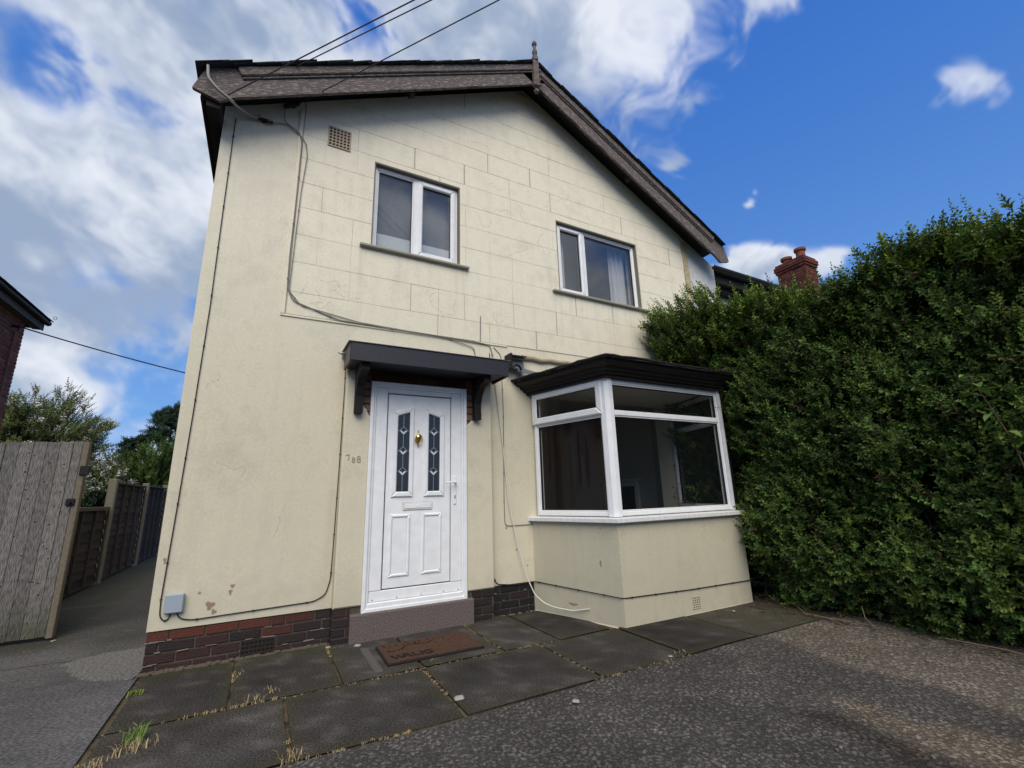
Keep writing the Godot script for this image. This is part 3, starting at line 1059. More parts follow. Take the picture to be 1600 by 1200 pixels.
	var plate := obj(lp, "letter_plate", M.upvc, door)
	var le := MB.new()
	ring(le, 1.183, 1.078, 1.477, 1.155, 0.006, dz - 0.002, dz + 0.004, 0.001)
	obj(le, "letter_plate_edge", M.vent, plate)
	# brass urn knocker
	var kn := MB.new()
	var kc := Vector3(1.318, 1.775, dz + 0.012)
	kn.xf = Transform3D(Basis(), kc)
	kn.lathe([Vector2(0.0, -0.052), Vector2(0.016, -0.048), Vector2(0.026, -0.020), Vector2(0.031, 0.012), Vector2(0.026, 0.030), Vector2(0.012, 0.040), Vector2(0.010, 0.050), Vector2(0.0, 0.052)], 14)
	var ringp: Array = []
	for k in 19:
		var a := TAU * k / 18.0
		ringp.append(Vector3(sin(a) * 0.036, -0.012 + cos(a) * 0.050, 0.018))
	kn.tube(ringp, 0.005, 6)
	kn.tube([Vector3(0, 0.04, 0), Vector3(0, 0.085, 0)], 0.006, 6, 0.004)
	kn.tube([Vector3(0, -0.05, 0), Vector3(0, -0.085, 0)], 0.006, 6, 0.004)
	obj(kn, "door_knocker", M.brass, door)
	# lever handle on its plate
	var hp := MB.new()
	hp.span(1.695, 1.12, zf - 0.018, 1.727, 1.40, zf - 0.006, 0.005)
	var pl := obj(hp, "handle_plate", M.upvc, h)
	var lv := MB.new()
	lv.tube([Vector3(1.711, 1.335, zf - 0.01), Vector3(1.711, 1.335, zf + 0.04)], 0.009, 8)
	lv.tube([Vector3(1.714, 1.335, zf + 0.042), Vector3(1.66, 1.338, zf + 0.045), Vector3(1.60, 1.33, zf + 0.042)], 0.009, 8, 0.007)
	obj(lv, "door_handle", M.upvc, pl)
	var kh := MB.new()
	kh.span(1.704, 1.175, zf - 0.008, 1.718, 1.21, zf - 0.003, 0.003)
	obj(kh, "keyhole", M.came, pl)
	# --- canopy on two brackets
	var cp := MB.new()
	cp.span(0.565, 2.405, 0.445, 2.165, 2.578, 0.468, 0.005)
	cp.span(0.565, 2.405, 0.087, 0.587, 2.578, 0.4445, 0.004)
	cp.span(2.143, 2.405, 0.087, 2.165, 2.578, 0.4445, 0.004)
	cp.span(0.588, 2.545, 0.087, 2.142, 2.572, 0.444)
	cp.span(0.588, 2.425, 0.087, 2.142, 2.44, 0.444)
	var can := obj(cp, "door_canopy", M.canopy, h)
	var cf := MB.new()
	cf.box(Vector3(1.365, 2.592, 0.26), Vector3(1.64, 0.006, 0.44), 0.0, Basis(Vector3(1, 0, 0), 0.05))
	cf.prism(PackedVector2Array([Vector2(0.50, 2.58), Vector2(0.53, 2.572), Vector2(0.565, 2.585), Vector2(0.565, 2.49), Vector2(0.54, 2.52), Vector2(0.545, 2.55)]), 0.087, 0.093)
	obj(cf, "canopy_flashing", M.lead, can)
	for bx in [0.715, 1.945]:
		var bm := MB.new()
		bm.xf = Transform3D(Basis(Vector3(0, 0, 1), Vector3(0, 1, 0), Vector3(-1, 0, 0)), Vector3(bx + 0.037, 0, 0))
		var prof := PackedVector2Array([Vector2(0.087, 1.99), Vector2(0.155, 1.985), Vector2(0.16, 2.06), Vector2(0.15, 2.065), Vector2(0.155, 2.15), Vector2(0.19, 2.24), Vector2(0.26, 2.31), Vector2(0.35, 2.345), Vector2(0.41, 2.35), Vector2(0.41, 2.424), Vector2(0.087, 2.424)])
		bm.prism(prof, 0.0, 0.075, true, 0.004)
		obj(bm, "canopy_bracket", M.dark_wood, can)
	# --- house number
	var xn := 0.655
	var ni := 0
	for ch in ["7", "8", "8"]:
		var tm := TextMesh.new()
		tm.text = ch
		tm.font = SystemFont.new()
		tm.font.font_names = PackedStringArray(["Droid Sans"])
		tm.font_size = 64
		tm.pixel_size = [0.00115, 0.00105, 0.00130][ni]
		tm.depth = 0.006
		var o := obj(tm, "house_number", M.number, h)
		o.position = Vector3(xn, [1.575, 1.552, 1.558][ni], 0.0865)
		o.rotation.z = [0.25, 0.0, 0.05][ni]
		xn += 0.047
		ni += 1


func build_upper_windows(h: Node) -> void:
	for k in 2:
		var w: Rect2 = [WIN1, WIN2][k]
		var x0 := w.position.x
		var x1 := w.end.x
		var y0 := w.position.y
		var y1 := w.end.y
		var rv := MB.new()
		# lining of the opening
		rv.span(x0 - 0.001, y0, -0.2, x0 + 0.014, y1, 0.002)
		rv.span(x1 - 0.014, y0, -0.2, x1 + 0.001, y1, 0.002)
		rv.span(x0 + 0.0145, y1 - 0.014, -0.2, x1 - 0.0145, y1 + 0.001, 0.002)
		var win := obj(rv, "window", M.reveal, h)
		if k == 0: tag(win, "two light upper window backed by an added grey panel")
		else: tag(win, "wide upper window reflecting the clouds")
		var sl := MB.new()
		sl.span(x0 - 0.115, y0 - 0.036, -0.2, x1 + 0.105, y0 - 0.002, 0.052, 0.008)
		obj(sl, "sill", M.sill, win)
		var z0 := -0.115
		var z1 := -0.045
		var fm := MB.new()
		ring(fm, x0 + 0.015, y0, x1 - 0.015, y1 - 0.015, 0.036, z0, z1, 0.008)
		var mx := 1.268 if k == 0 else 3.70
		fm.span(mx - 0.028, y0 + 0.0362, z0, mx + 0.028, y1 - 0.0512, z1 - 0.001, 0.006)
		obj(fm, "window_frame", M.upvc, win)
		var lo := y0 + 0.0365
		var hi := y1 - 0.0515
		var I := Transform3D()
		if k == 0:
			light(win, "fixed_light", I, x0 + 0.0515, lo, mx - 0.0285, hi, 0.014, z0 + 0.01, z1 - 0.012, M.pane, z1 - 0.03, M.upvc)
			light(win, "casement", I, mx + 0.020, lo - 0.008, x1 - 0.045, hi + 0.008, 0.058, z0 + 0.01, z1 + 0.016, M.pane, z1 - 0.02, M.upvc)
		else:
			light(win, "casement", I, x0 + 0.045, lo - 0.008, mx - 0.020, hi + 0.008, 0.050, z0 + 0.01, z1 + 0.016, M.pane, z1 - 0.02, M.upvc)
			light(win, "fixed_light", I, mx + 0.0285, lo, x1 - 0.0515, hi, 0.014, z0 + 0.01, z1 - 0.012, M.pane, z1 - 0.03, M.upvc)
		if k == 0:
			var b := MB.new()
			b.span(x0 + 0.03, y0 + 0.10, -0.21, x1 - 0.03, y1 - 0.02, -0.205)
			b.span(x0 + 0.03, y1 - 0.10, -0.204, x1 - 0.03, y1 - 0.02, -0.19)
			obj(b, "added_panel", M.added_panel, win)  # panel added inside; its grey stands in for reflection and ceiling
			b = MB.new()
			b.span(x0 + 0.055, y0 + 0.02, -0.135, mx - 0.03, y0 + 0.255, -0.130)
			b.span(mx + 0.03, y0 + 0.02, -0.135, x1 - 0.055, y0 + 0.245, -0.130)
			obj(b, "frosted_strip", M.film, win)
		else:
			for c in [[x0 + 0.03, x0 + 0.26], [x1 - 0.34, x1 - 0.03]]:
				var q := MB.new()
				var n := 40
				for i in n:
					var a := lerpf(c[0], c[1], i / float(n))
					var b := lerpf(c[0], c[1], (i + 1) / float(n))
					var za := -0.25 + 0.022 * sin(a * 62.0) + 0.01 * sin(a * 131.0)
					var zb := -0.25 + 0.022 * sin(b * 62.0) + 0.01 * sin(b * 131.0)
					q.face([Vector3(a, y0 - 0.1, za), Vector3(b, y0 - 0.1, zb), Vector3(b, y1 + 0.02, zb), Vector3(a, y1 + 0.02, za)], Vector3(0, 0, 1))
				obj(q, "curtain", M.curtain, win)


func offset_plan(d: float) -> Array:
	var p := [Vector2(2.66, 0.0), Vector2(2.97, 1.06), Vector2(4.77, 1.06), Vector2(5.08, 0.0)]
	var lines: Array = []
	for i in 3:
		var t: Vector2 = (p[i + 1] - p[i]).normalized()
		var n := Vector2(-t.y, t.x)
		lines.append([p[i] + n * d, t])
	var out: Array = []
	var l0: Array = lines[0]
	out.append(l0[0] - l0[1] * (l0[0].y / l0[1].y))
	for i in 2:
		var hit = Geometry2D.line_intersects_line(lines[i][0], lines[i][1], lines[i + 1][0], lines[i + 1][1])
		out.append(hit)
	var l2: Array = lines[2]
	out.append(l2[0] - l2[1] * (l2[0].y / l2[1].y))
	return out


func build_bay(h: Node) -> void:
	# --- masonry below the windows: a shell that follows the plan
	var bm := MB.new()
	var o := offset_plan(0.0)
	var i := offset_plan(-0.2)
	for k in 3:
		var a: Vector2 = o[k]
		var b: Vector2 = o[k + 1]
		var c: Vector2 = i[k + 1]
		var d: Vector2 = i[k]
		var f := func(p: Vector2, y: float) -> Vector3: return Vector3(p.x, y, p.y)
		var nrm := Vector3(-(b - a).y, 0, (b - a).x)
		bm.face([f.call(a, -0.03), f.call(b, -0.03), f.call(b, 0.90), f.call(a, 0.90)], nrm)
		bm.face([f.call(d, -0.03), f.call(c, -0.03), f.call(c, 0.90), f.call(d, 0.90)], -nrm)
		bm.face([f.call(a, 0.90), f.call(b, 0.90), f.call(c, 0.90), f.call(d, 0.90)], Vector3.UP)
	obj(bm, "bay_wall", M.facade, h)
	# --- sill
	var sm := MB.new()
	var prof := [[-0.2, 0.905], [0.045, 0.905], [0.052, 0.912], [0.052, 0.945], [0.044, 0.952], [-0.2, 0.962]]
	for k in prof.size() - 1:
		var A := offset_plan(prof[k][0])
		var B := offset_plan(prof[k + 1][0])
		for s in 3:
			var t: Vector2 = A[s + 1] - A[s]
			sm.face([Vector3(A[s].x, prof[k][1], A[s].y), Vector3(A[s + 1].x, prof[k][1], A[s + 1].y), Vector3(B[s + 1].x, prof[k + 1][1], B[s + 1].y), Vector3(B[s].x, prof[k + 1][1], B[s].y)], Vector3(-t.y, 0, t.x) + Vector3(0, (k - 1.9) * 4.0, 0))
	obj(sm, "bay_sill", M.upvc_old, h)
	# --- the three window faces
	for k in 3:
		var a: Vector2 = o[k]
		var b: Vector2 = o[k + 1]
		var t := (b - a).normalized()
		var L := a.distance_to(b)
		var xf := Transform3D(Basis(Vector3(t.x, 0, t.y), Vector3.UP, Vector3(-t.y, 0, t.x)), Vector3(a.x, 0, a.y))
		var x0 := 0.05 if k == 0 else (0.06 if k == 1 else 0.07)
		var x1 := L - (0.07 if k == 0 else (0.06 if k == 1 else 0.05))
		var fm := MB.new()
		fm.xf = xf
		ring(fm, x0, 0.963, x1, 2.335, 0.045, -0.11, -0.035, 0.008)
		fm.span(x0 + 0.0452, 1.955, -0.11, x1 - 0.0452, 2.0, -0.036, 0.006)
		var win := obj(fm, "bay_window", M.upvc, h)
		if k == 0:
			tag(win, "narrow side of the bay with an opening top light")
		# lower fixed light, upper light
		light(win, "lower_light", xf, x0 + 0.0455, 1.0085, x1 - 0.0455, 1.9545, 0.012, -0.10, -0.045, M.side_pane if k == 0 else M.bay_pane, -0.06, M.upvc)
		if k == 0:
			light(win, "top_light", xf, x0 - 0.004, 1.972, x1 - 0.012, 2.338, 0.075, -0.033, -0.008, M.bay_pane, -0.025, M.upvc)
		else:
			light(win, "top_light", xf, x0 + 0.0455, 2.0005, x1 - 0.0455, 2.2895, 0.012, -0.10, -0.045, M.bay_pane, -0.06, M.upvc)
	# --- corner posts
	for k in [1, 2]:
		var c: Vector2 = offset_plan(-0.055)[k]
		var pm := MB.new()
		var r := 0.066
		var poly := PackedVector2Array()
		var d0 := offset_plan(-0.018)
		var e0: Vector2 = (d0[k - 1] - d0[k]).normalized()
		var e1: Vector2 = (d0[k + 1] - d0[k]).normalized()
		for p in [d0[k] + e0 * 0.085, d0[k] + e0 * 0.03, d0[k] + e1 * 0.03, d0[k] + e1 * 0.075, d0[k] + (e0 + e1) * 0.09]:
			poly.append(Vector2(p.x, -p.y))
		pm.xf = Transform3D(Basis(Vector3(1, 0, 0), Vector3(0, 0, -1), Vector3(0, 1, 0)), Vector3.ZERO)
		pm.prism(poly, 0.96, 2.335)
		obj(pm, "corner_post", M.upvc, h)
	# --- cornice and felt roof
	var cm := MB.new()
	var pr := [[-0.15, 2.336], [0.018, 2.336], [0.018, 2.362], [0.05, 2.366], [0.058, 2.392], [0.09, 2.398], [0.10, 2.425], [0.135, 2.432], [0.165, 2.455], [0.175, 2.488], [-0.02, 2.488]]
	for k in pr.size() - 1:
		var A := offset_plan(pr[k][0])
		var B := offset_plan(pr[k + 1][0])
		for s in 3:
			var t: Vector2 = A[s + 1] - A[s]
			var nn: Vector3 = Vector3(-t.y, 0, t.x).normalized() * (pr[k + 1][1] - pr[k][1]) + Vector3(0, -(pr[k + 1][0] - pr[k][0]), 0)
			cm.face([Vector3(A[s].x, pr[k][1], A[s].y), Vector3(A[s + 1].x, pr[k][1], A[s + 1].y), Vector3(B[s + 1].x, pr[k + 1][1], B[s + 1].y), Vector3(B[s].x, pr[k + 1][1], B[s].y)], nn)
	var cor := obj(cm, "bay_cornice", M.cornice, h)
	var ce := MB.new()
	ce.prism(PackedVector2Array([Vector2(2.70, 0.0), Vector2(3.0, 1.02), Vector2(4.74, 1.02), Vector2(5.04, 0.0)]), 0, 0.02)
	ce.xf = Transform3D()
	var ceil := obj(ce, "bay_ceiling", M.room_pale, h)
	ceil.transform = Transform3D(Basis(Vector3(1, 0, 0), Vector3(0, 0, 1), Vector3(0, -1, 0)), Vector3(0, 2.36, 0))
	var rm := MB.new()
	var rp := [[0.17, 2.490], [0.205, 2.486], [0.207, 2.508], [-0.28, 2.675], [-0.75, 2.775]]
	for k in rp.size() - 1:
		var A := offset_plan(rp[k][0])
		var B := offset_plan(rp[k + 1][0])
		for s in 3:
			var t: Vector2 = A[s + 1] - A[s]
			var nn: Vector3 = Vector3(-t.y, 0, t.x).normalized() * (rp[k + 1][1] - rp[k][1]) + Vector3(0, absf(rp[k + 1][0] - rp[k][0]) * (-1.0 if k == 0 else 1.0), 0)
			rm.face([Vector3(A[s].x, rp[k][1], maxf(0.0, A[s].y)), Vector3(A[s + 1].x, rp[k][1], A[s + 1].y), Vector3(B[s + 1].x, rp[k + 1][1], B[s + 1].y), Vector3(B[s].x, rp[k + 1][1], maxf(0.0, B[s].y))], nn)
	var top := offset_plan(-0.75)
	rm.face([Vector3(top[0].x, 2.775, 0), Vector3(top[1].x, 2.775, top[1].y), Vector3(top[2].x, 2.775, top[2].y), Vector3(top[3].x, 2.775, 0)], Vector3.UP)
	var roof := obj(rm, "bay_roof", M.slate, h)
	# ragged felt along the edge
	var re := MB.new()
	var E := offset_plan(0.205)
	for s in 3:
		var a := Vector3(E[s].x, 2.505, E[s].y)
		var b := Vector3(E[s + 1].x, 2.505, E[s + 1].y)
		var pts: Array = []
		for k in 21:
			pts.append(a.lerp(b, k / 20.0) + Vector3(rng.randf_range(-0.005, 0.005), rng.randf_range(-0.007, 0.006), rng.randf_range(-0.005, 0.005)))
		re.tube(pts, 0.013, 6)
	for k in 3:
		var p: Vector3 = Vector3(E[0].x, 2.49, E[0].y).lerp(Vector3(E[1].x, 2.49, E[1].y), [0.1, 0.42, 0.46][k])
		re.box(p, Vector3(0.02, 0.05, 0.012), 0.002)
	obj(re, "roof_edge", M.cornice, roof)
	# lead at the left end and the fresh mortar above
	var ld := MB.new()
	ld.span(2.375, 2.775, 0.012, 2.60, 2.785, 0.13, 0.003)
	ld.box(Vector3(2.49, 2.70, 0.05), Vector3(0.20, 0.15, 0.006), 0.002, Basis(Vector3(1, 0, 0), -0.35))
	ld.box(Vector3(2.62, 2.60, 0.10), Vector3(0.30, 0.10, 0.006), 0.002, Basis(Vector3(0, 0, 1), -0.15) * Basis(Vector3(1, 0, 0), -0.7))
	obj(ld, "lead_flashing", M.lead, roof)
	ld = MB.new()
	ld.span(2.355, 2.60, 0.012, 2.385, 2.79, 0.16, 0.003)
	var arc: Array = []
	for k in 9:
		var a := PI * k / 8.0
		arc.append(Vector3(2.45 - cos(a) * 0.055, 2.60 + sin(a) * 0.055, 0.14))
	ld.tube(arc, 0.014, 6)
	obj(ld, "flashing_end", M.black, roof)
	var fm2 := MB.new()
	var pp: Array = []
	for k in 15:
		pp.append(Vector3(2.60 + k * 0.13, 2.800 + rng.randf_range(-0.01, 0.012) - maxf(0, (k - 9) * 0.006), 0.012))
	fm2.tube(pp, 0.038, 7, 0.02)
	obj(fm2, "mortar_fillet", M.fillet, roof)
	# rainwater pipe at the far corner
	var dp := MB.new()
	dp.tube([Vector3(4.93, 2.42, 1.05), Vector3(4.90, 2.30, 0.98), Vector3(4.885, 2.2, 0.93), Vector3(4.885, 0.02, 0.93)], 0.034, 10)
	obj(dp, "rainwater_pipe", M.black, h)


func build_roof(h: Node) -> void:
	var zf := 0.30
	var ang := atan(PITCH)
	for s in [-1.0, 1.0]:
		# bargeboard in its own axes: x runs down the slope from the ridge
		var bas := Basis(Vector3(s * cos(ang), -sin(ang), 0), Vector3(s * sin(ang), cos(ang), 0), Vector3(0, 0, 1))
		if s < 0: bas = Basis(Vector3(-cos(ang), -sin(ang), 0), Vector3(-sin(ang), cos(ang), 0), Vector3(0, 0, -1))
		var o := Node3D.new()
		put(o, "bargeboard", h)
		o.transform = Transform3D(bas, Vector3(GABLE.x, GABLE.y + 0.04, zf if s > 0 else zf))
		var zz := 1.0 if s > 0 else -1.0
		var L := 4.08
		var foot := tan(ang)
		var mb := MB.new()
		# y = 0 is the underside of the slates
		var poly := PackedVector2Array([Vector2(-0.288 * foot, -0.288), Vector2(0.0, 0.0), Vector2(L + 0.01, 0.0), Vector2(L + 0.19, -0.175), Vector2(L + 0.18, -0.19), Vector2(L + 0.03, -0.325), Vector2(L - 0.10, -0.30)])
		mb.prism(poly, minf(-0.035 * zz, 0.0), maxf(-0.035 * zz, 0.0), true, 0.0)
		obj(mb, "board", M.flake, o)
		var mo := MB.new()
		mo.span(0.0, -0.10, 0.0, L - 0.26, -0.002, 0.030 * zz, 0.010)
		mo.span(0.0, -0.125, 0.0, L - 0.26, -0.105, 0.016 * zz, 0.005)
		obj(mo, "barge_moulding", M.flake, o)
		# splinters and drips where the edge has rotted
		var sp := MB.new()
		for k in 26:
			var x := rng.randf_range(0.2, L - 0.3)
			sp.box(Vector3(x, -0.290, -0.015 * zz), Vector3(rng.randf_range(0.03, 0.18), 0.010, 0.03), 0.002)
		obj(sp, "rotten_edge", M.flake, o)
		# slates that oversail the board, laid in two courses
		for row in 2:
			var x := -0.02 + row * 0.09
			while x < L - 0.16:
				var w := rng.randf_range(0.19, 0.24)
				var sl := MB.new()
				sl.box(Vector3.ZERO, Vector3(w + 0.06, 0.009, 0.36), 0.003)
				var p := obj(sl, "slate", M.slate, o)
				p.position = Vector3(x + w * 0.5, 0.006 + row * 0.010 + rng.randf_range(-0.002, 0.003), (0.065 - 0.18 + rng.randf_range(-0.012, 0.012)) * zz)
				p.rotation.z = -0.035 + rng.randf_range(-0.012, 0.008)
				p.rotation.y = rng.randf_range(-0.02, 0.02)
				x += w
		var odd: Array = [[0.9, 0.05, 0.25], [2.0, 0.03, -0.2]] if s > 0 else [[3.05, 0.03, 0.1]]
		if s > 0: odd.append([2.85, 0.06, 0.3])
		for q in odd:
			var sl := MB.new()
			sl.box(Vector3.ZERO, Vector3(0.20, 0.009, 0.26), 0.003)
			var p := obj(sl, "slipped_slate", M.slate, o)
			p.position = Vector3(q[0], q[1], -0.10 * zz)
			p.rotation.z = q[2]
		# purlin ends under the overhang
		var pe := MB.new()
		for x in [2.05]:
			pe.box(Vector3(x, -0.275, (-0.035 - 0.05) * zz), Vector3(0.07, 0.07, 0.09), 0.006)
		obj(pe, "purlin_end", M.soffit, o)
	var rf := MB.new()
	for s in [-1.0, 1.0]:
		var poly := PackedVector2Array([Vector2(GABLE.x, GABLE.y + 0.035), Vector2(GABLE.x + s * 3.52, GABLE.y + 0.035 - 3.52 * PITCH), Vector2(GABLE.x + s * 3.52, GABLE.y - 0.03 - 3.52 * PITCH), Vector2(GABLE.x, GABLE.y - 0.03)])
		rf.prism(poly, -8.2, 0.258)
	obj(rf, "roof", M.slate, h)
	var sf := MB.new()
	sf.span(-0.79, 4.745, -8.1, -0.683, 4.80, 0.255)
	sf.span(-0.84, 4.80, -8.1, -0.683, 4.86, 0.255)
	obj(sf, "eaves_soffit", M.soffit, h)
	# finial at the peak
	var fi := MB.new()
	fi.span(-0.045, -0.40, -0.03, 0.045, 0.04, 0.035, 0.012)
	fi.span(-0.03, -0.50, -0.025, 0.03, -0.44, 0.03, 0.012)
	fi.xf = Transform3D(Basis(), Vector3.ZERO)
	fi.lathe([Vector2(0.045, 0.04), Vector2(0.046, 0.10), Vector2(0.026, 0.13), Vector2(0.034, 0.17), Vector2(0.038, 0.20), Vector2(0.022, 0.25), Vector2(0.020, 0.30), Vector2(0.034, 0.325), Vector2(0.036, 0.35), Vector2(0.02, 0.385), Vector2(0.0, 0.395)], 12)
	for k in 4:
		fi.box(Vector3(0.06, -0.10 - k * 0.08, 0.01), Vector3(0.035, 0.05, 0.03), 0.01)
	var f := obj(fi, "finial", M.flake, h)
	f.position = Vector3(GABLE.x + 0.005, GABLE.y + 0.02, zf + 0.04)


func build_vents(h: Node) -> void:
	# square vent high in the gable, air brick in the plinth, air brick in the bay
	var list := [[0.265, 4.925, 0.50, 5.175, 0.015, 6, 6, M.vent, "cream pierced vent high on the gable"], [-0.06, -0.012, 0.18, 0.126, -0.003, 8, 4, M.iron, "dark pierced air brick in the plinth"], [3.84, 0.045, 3.955, 0.155, 1.064, 4, 5, M.facade, "painted over air brick low on the bay"]]
	for q in list:
		var w: float = q[2] - q[0]
		var hh: float = q[3] - q[1]
		var nx: int = q[5]
		var ny: int = q[6]
		var bar := w / nx * 0.36
		var bh := hh / ny * 0.36
		var mb := MB.new()
		for i in nx + 1:
			var x: float = q[0] + bar * 0.5 + (w - bar) * i / nx
			mb.span(x - bar * 0.5, q[1], q[4] - 0.03, x + bar * 0.5, q[3], q[4] + 0.004, 0.0)
		for j in ny + 1:
			var y: float = q[1] + bh * 0.5 + (hh - bh) * j / ny
			mb.span(q[0] + 0.0007, y - bh * 0.5, q[4] - 0.03, q[2] - 0.0007, y + bh * 0.5, q[4] + 0.0033, 0.0)
		var v := obj(mb, "air_vent", q[7], h)
		tag(v, q[8])
		var bk := MB.new()
		bk.span(q[0] + 0.002, q[1] + 0.002, q[4] - 0.02, q[2] - 0.002, q[3] - 0.002, q[4] - 0.0015)
		obj(bk, "vent_holes", M.hole, v)


# ------------------------------------------------------------------ neighbours
func build_right_house() -> void:
	var h := thing("neighbour_house", "white rendered house joined to the right of the cream one, behind the hedge", "house")
	var mb := MB.new()
	var x0 := 5.7605
	mb.prism(PackedVector2Array([Vector2(x0, 0.0), Vector2(6.46, 0.0), Vector2(6.46, gable_y(6.42)), Vector2(x0, gable_y(x0))]), -8.0, -0.003)
	mb.span(6.4605, 0.0, -8.0, 12.6, 4.88, -0.36)
	obj(mb, "wall", M.white_wall, h)
	var st := MB.new()
	st.span(5.712, 2.0, -0.01, 5.815, gable_y(5.85) - 0.02, 0.016, 0.004)
	obj(st, "painted_strip", M.cream_strip, h)
	var fa := MB.new()
	fa.span(6.462, 4.70, -0.35, 12.7, 4.88, -0.10)
	fa.span(6.462, 4.60, -0.352, 12.7, 4.70, -0.20, 0.01)
	obj(fa, "fascia", M.soffit, h)
	var g := MB.new()
	g.xf = Transform3D(Basis(Vector3(0, 0, -1), Vector3(0, 1, 0), Vector3(1, 0, 0)), Vector3(6.45, 4.93, -0.03))
	var pr := PackedVector2Array()
	for k in 11:
		var a := PI + PI * k / 10.0
		pr.append(Vector2(cos(a) * 0.065, sin(a) * 0.065))
	for k in 11:
		var a := TAU - PI * k / 10.0
		pr.append(Vector2(cos(a) * 0.055, sin(a) * 0.055 + 0.001))
	g.prism(pr, 0.0, 6.2)
	obj(g, "gutter", M.gutter, h)
	var rf := MB.new()
	rf.xf = Transform3D(Basis(Vector3(0, 0, -1), Vector3(0, 1, 0), Vector3(1, 0, 0)), Vector3(6.43, 0, 0))
	rf.prism(PackedVector2Array([Vector2(0.0, 4.92), Vector2(4.2, 7.0), Vector2(8.4, 4.92), Vector2(8.4, 4.86), Vector2(4.2, 6.94), Vector2(0.0, 4.86)]), 0.0, 6.3)
	obj(rf, "roof", M.tile_roof, h)
	# chimney stack of single bricks
	var cx0 := 12.90
	var cx1 := 13.49
	var cz0 := -2.46
	var cz1 := -1.67
	var core := MB.new()
	core.span(cx0 + 0.012, 4.6, cz0 + 0.012, cx1 - 0.012, 7.58, cz1 - 0.012)
	var ch := obj(core, "chimney", mat(lin(0.10, 0.075, 0.065), 0.95), h)
	bricks(ch, Transform3D(Basis(), Vector3(0, 0, cz1 - 0.012)), cx0, cx1, 6.35, 7.31, M.chimney_bricks, null, 0.0755, 0.010)
	bricks(ch, Transform3D(Basis(Vector3(0, 0, 1), Vector3.UP, Vector3(-1, 0, 0)), Vector3(cx0 + 0.012, 0, 0)), cz0, cz1 - 0.05, 6.35, 7.31, M.chimney_bricks, null, 0.0755, 0.010)
	# oversailing courses
	for k in 4:
		var o := [0.03, 0.055, 0.055, 0.02][k] as float
		var y := 7.312 + k * 0.0755
		bricks(ch, Transform3D(Basis(), Vector3(0, 0, cz1 - 0.012 + o)), cx0 - o, cx1 + o, y, y + 0.0755, M.chimney_bricks, null, 0.0755, 0.010, 0.215, 0.1 * (k % 2))
		bricks(ch, Transform3D(Basis(Vector3(0, 0, 1), Vector3.UP, Vector3(-1, 0, 0)), Vector3(cx0 + 0.012 - o, 0, 0)), cz0 - o, cz1 + o - 0.055, y, y + 0.0755, M.chimney_bricks, null, 0.0755, 0.010, 0.215, 0.1 * (k % 2))
		var f := MB.new()
		f.span(cx0 - o + 0.014, y - 0.004, cz0 - o + 0.014, cx1 + o - 0.014, y + 0.070, cz1 + o - 0.014)
		obj(f, "course_core", M.chimney_bricks[3], ch)
	for z in [-1.86, -2.27]:
		var pm := MB.new()
		pm.lathe([Vector2(0.0, 0.0), Vector2(0.145, 0.0), Vector2(0.12, 0.10), Vector2(0.115, 0.24), Vector2(0.135, 0.26), Vector2(0.155, 0.28), Vector2(0.155, 0.35), Vector2(0.125, 0.355), Vector2(0.115, 0.2), Vector2(0.0, 0.2)], 18)
		var p := obj(pm, "chimney_pot", M.pot, ch)
		p.position = Vector3(13.18, 7.60 if z > -2.0 else 7.50, z)


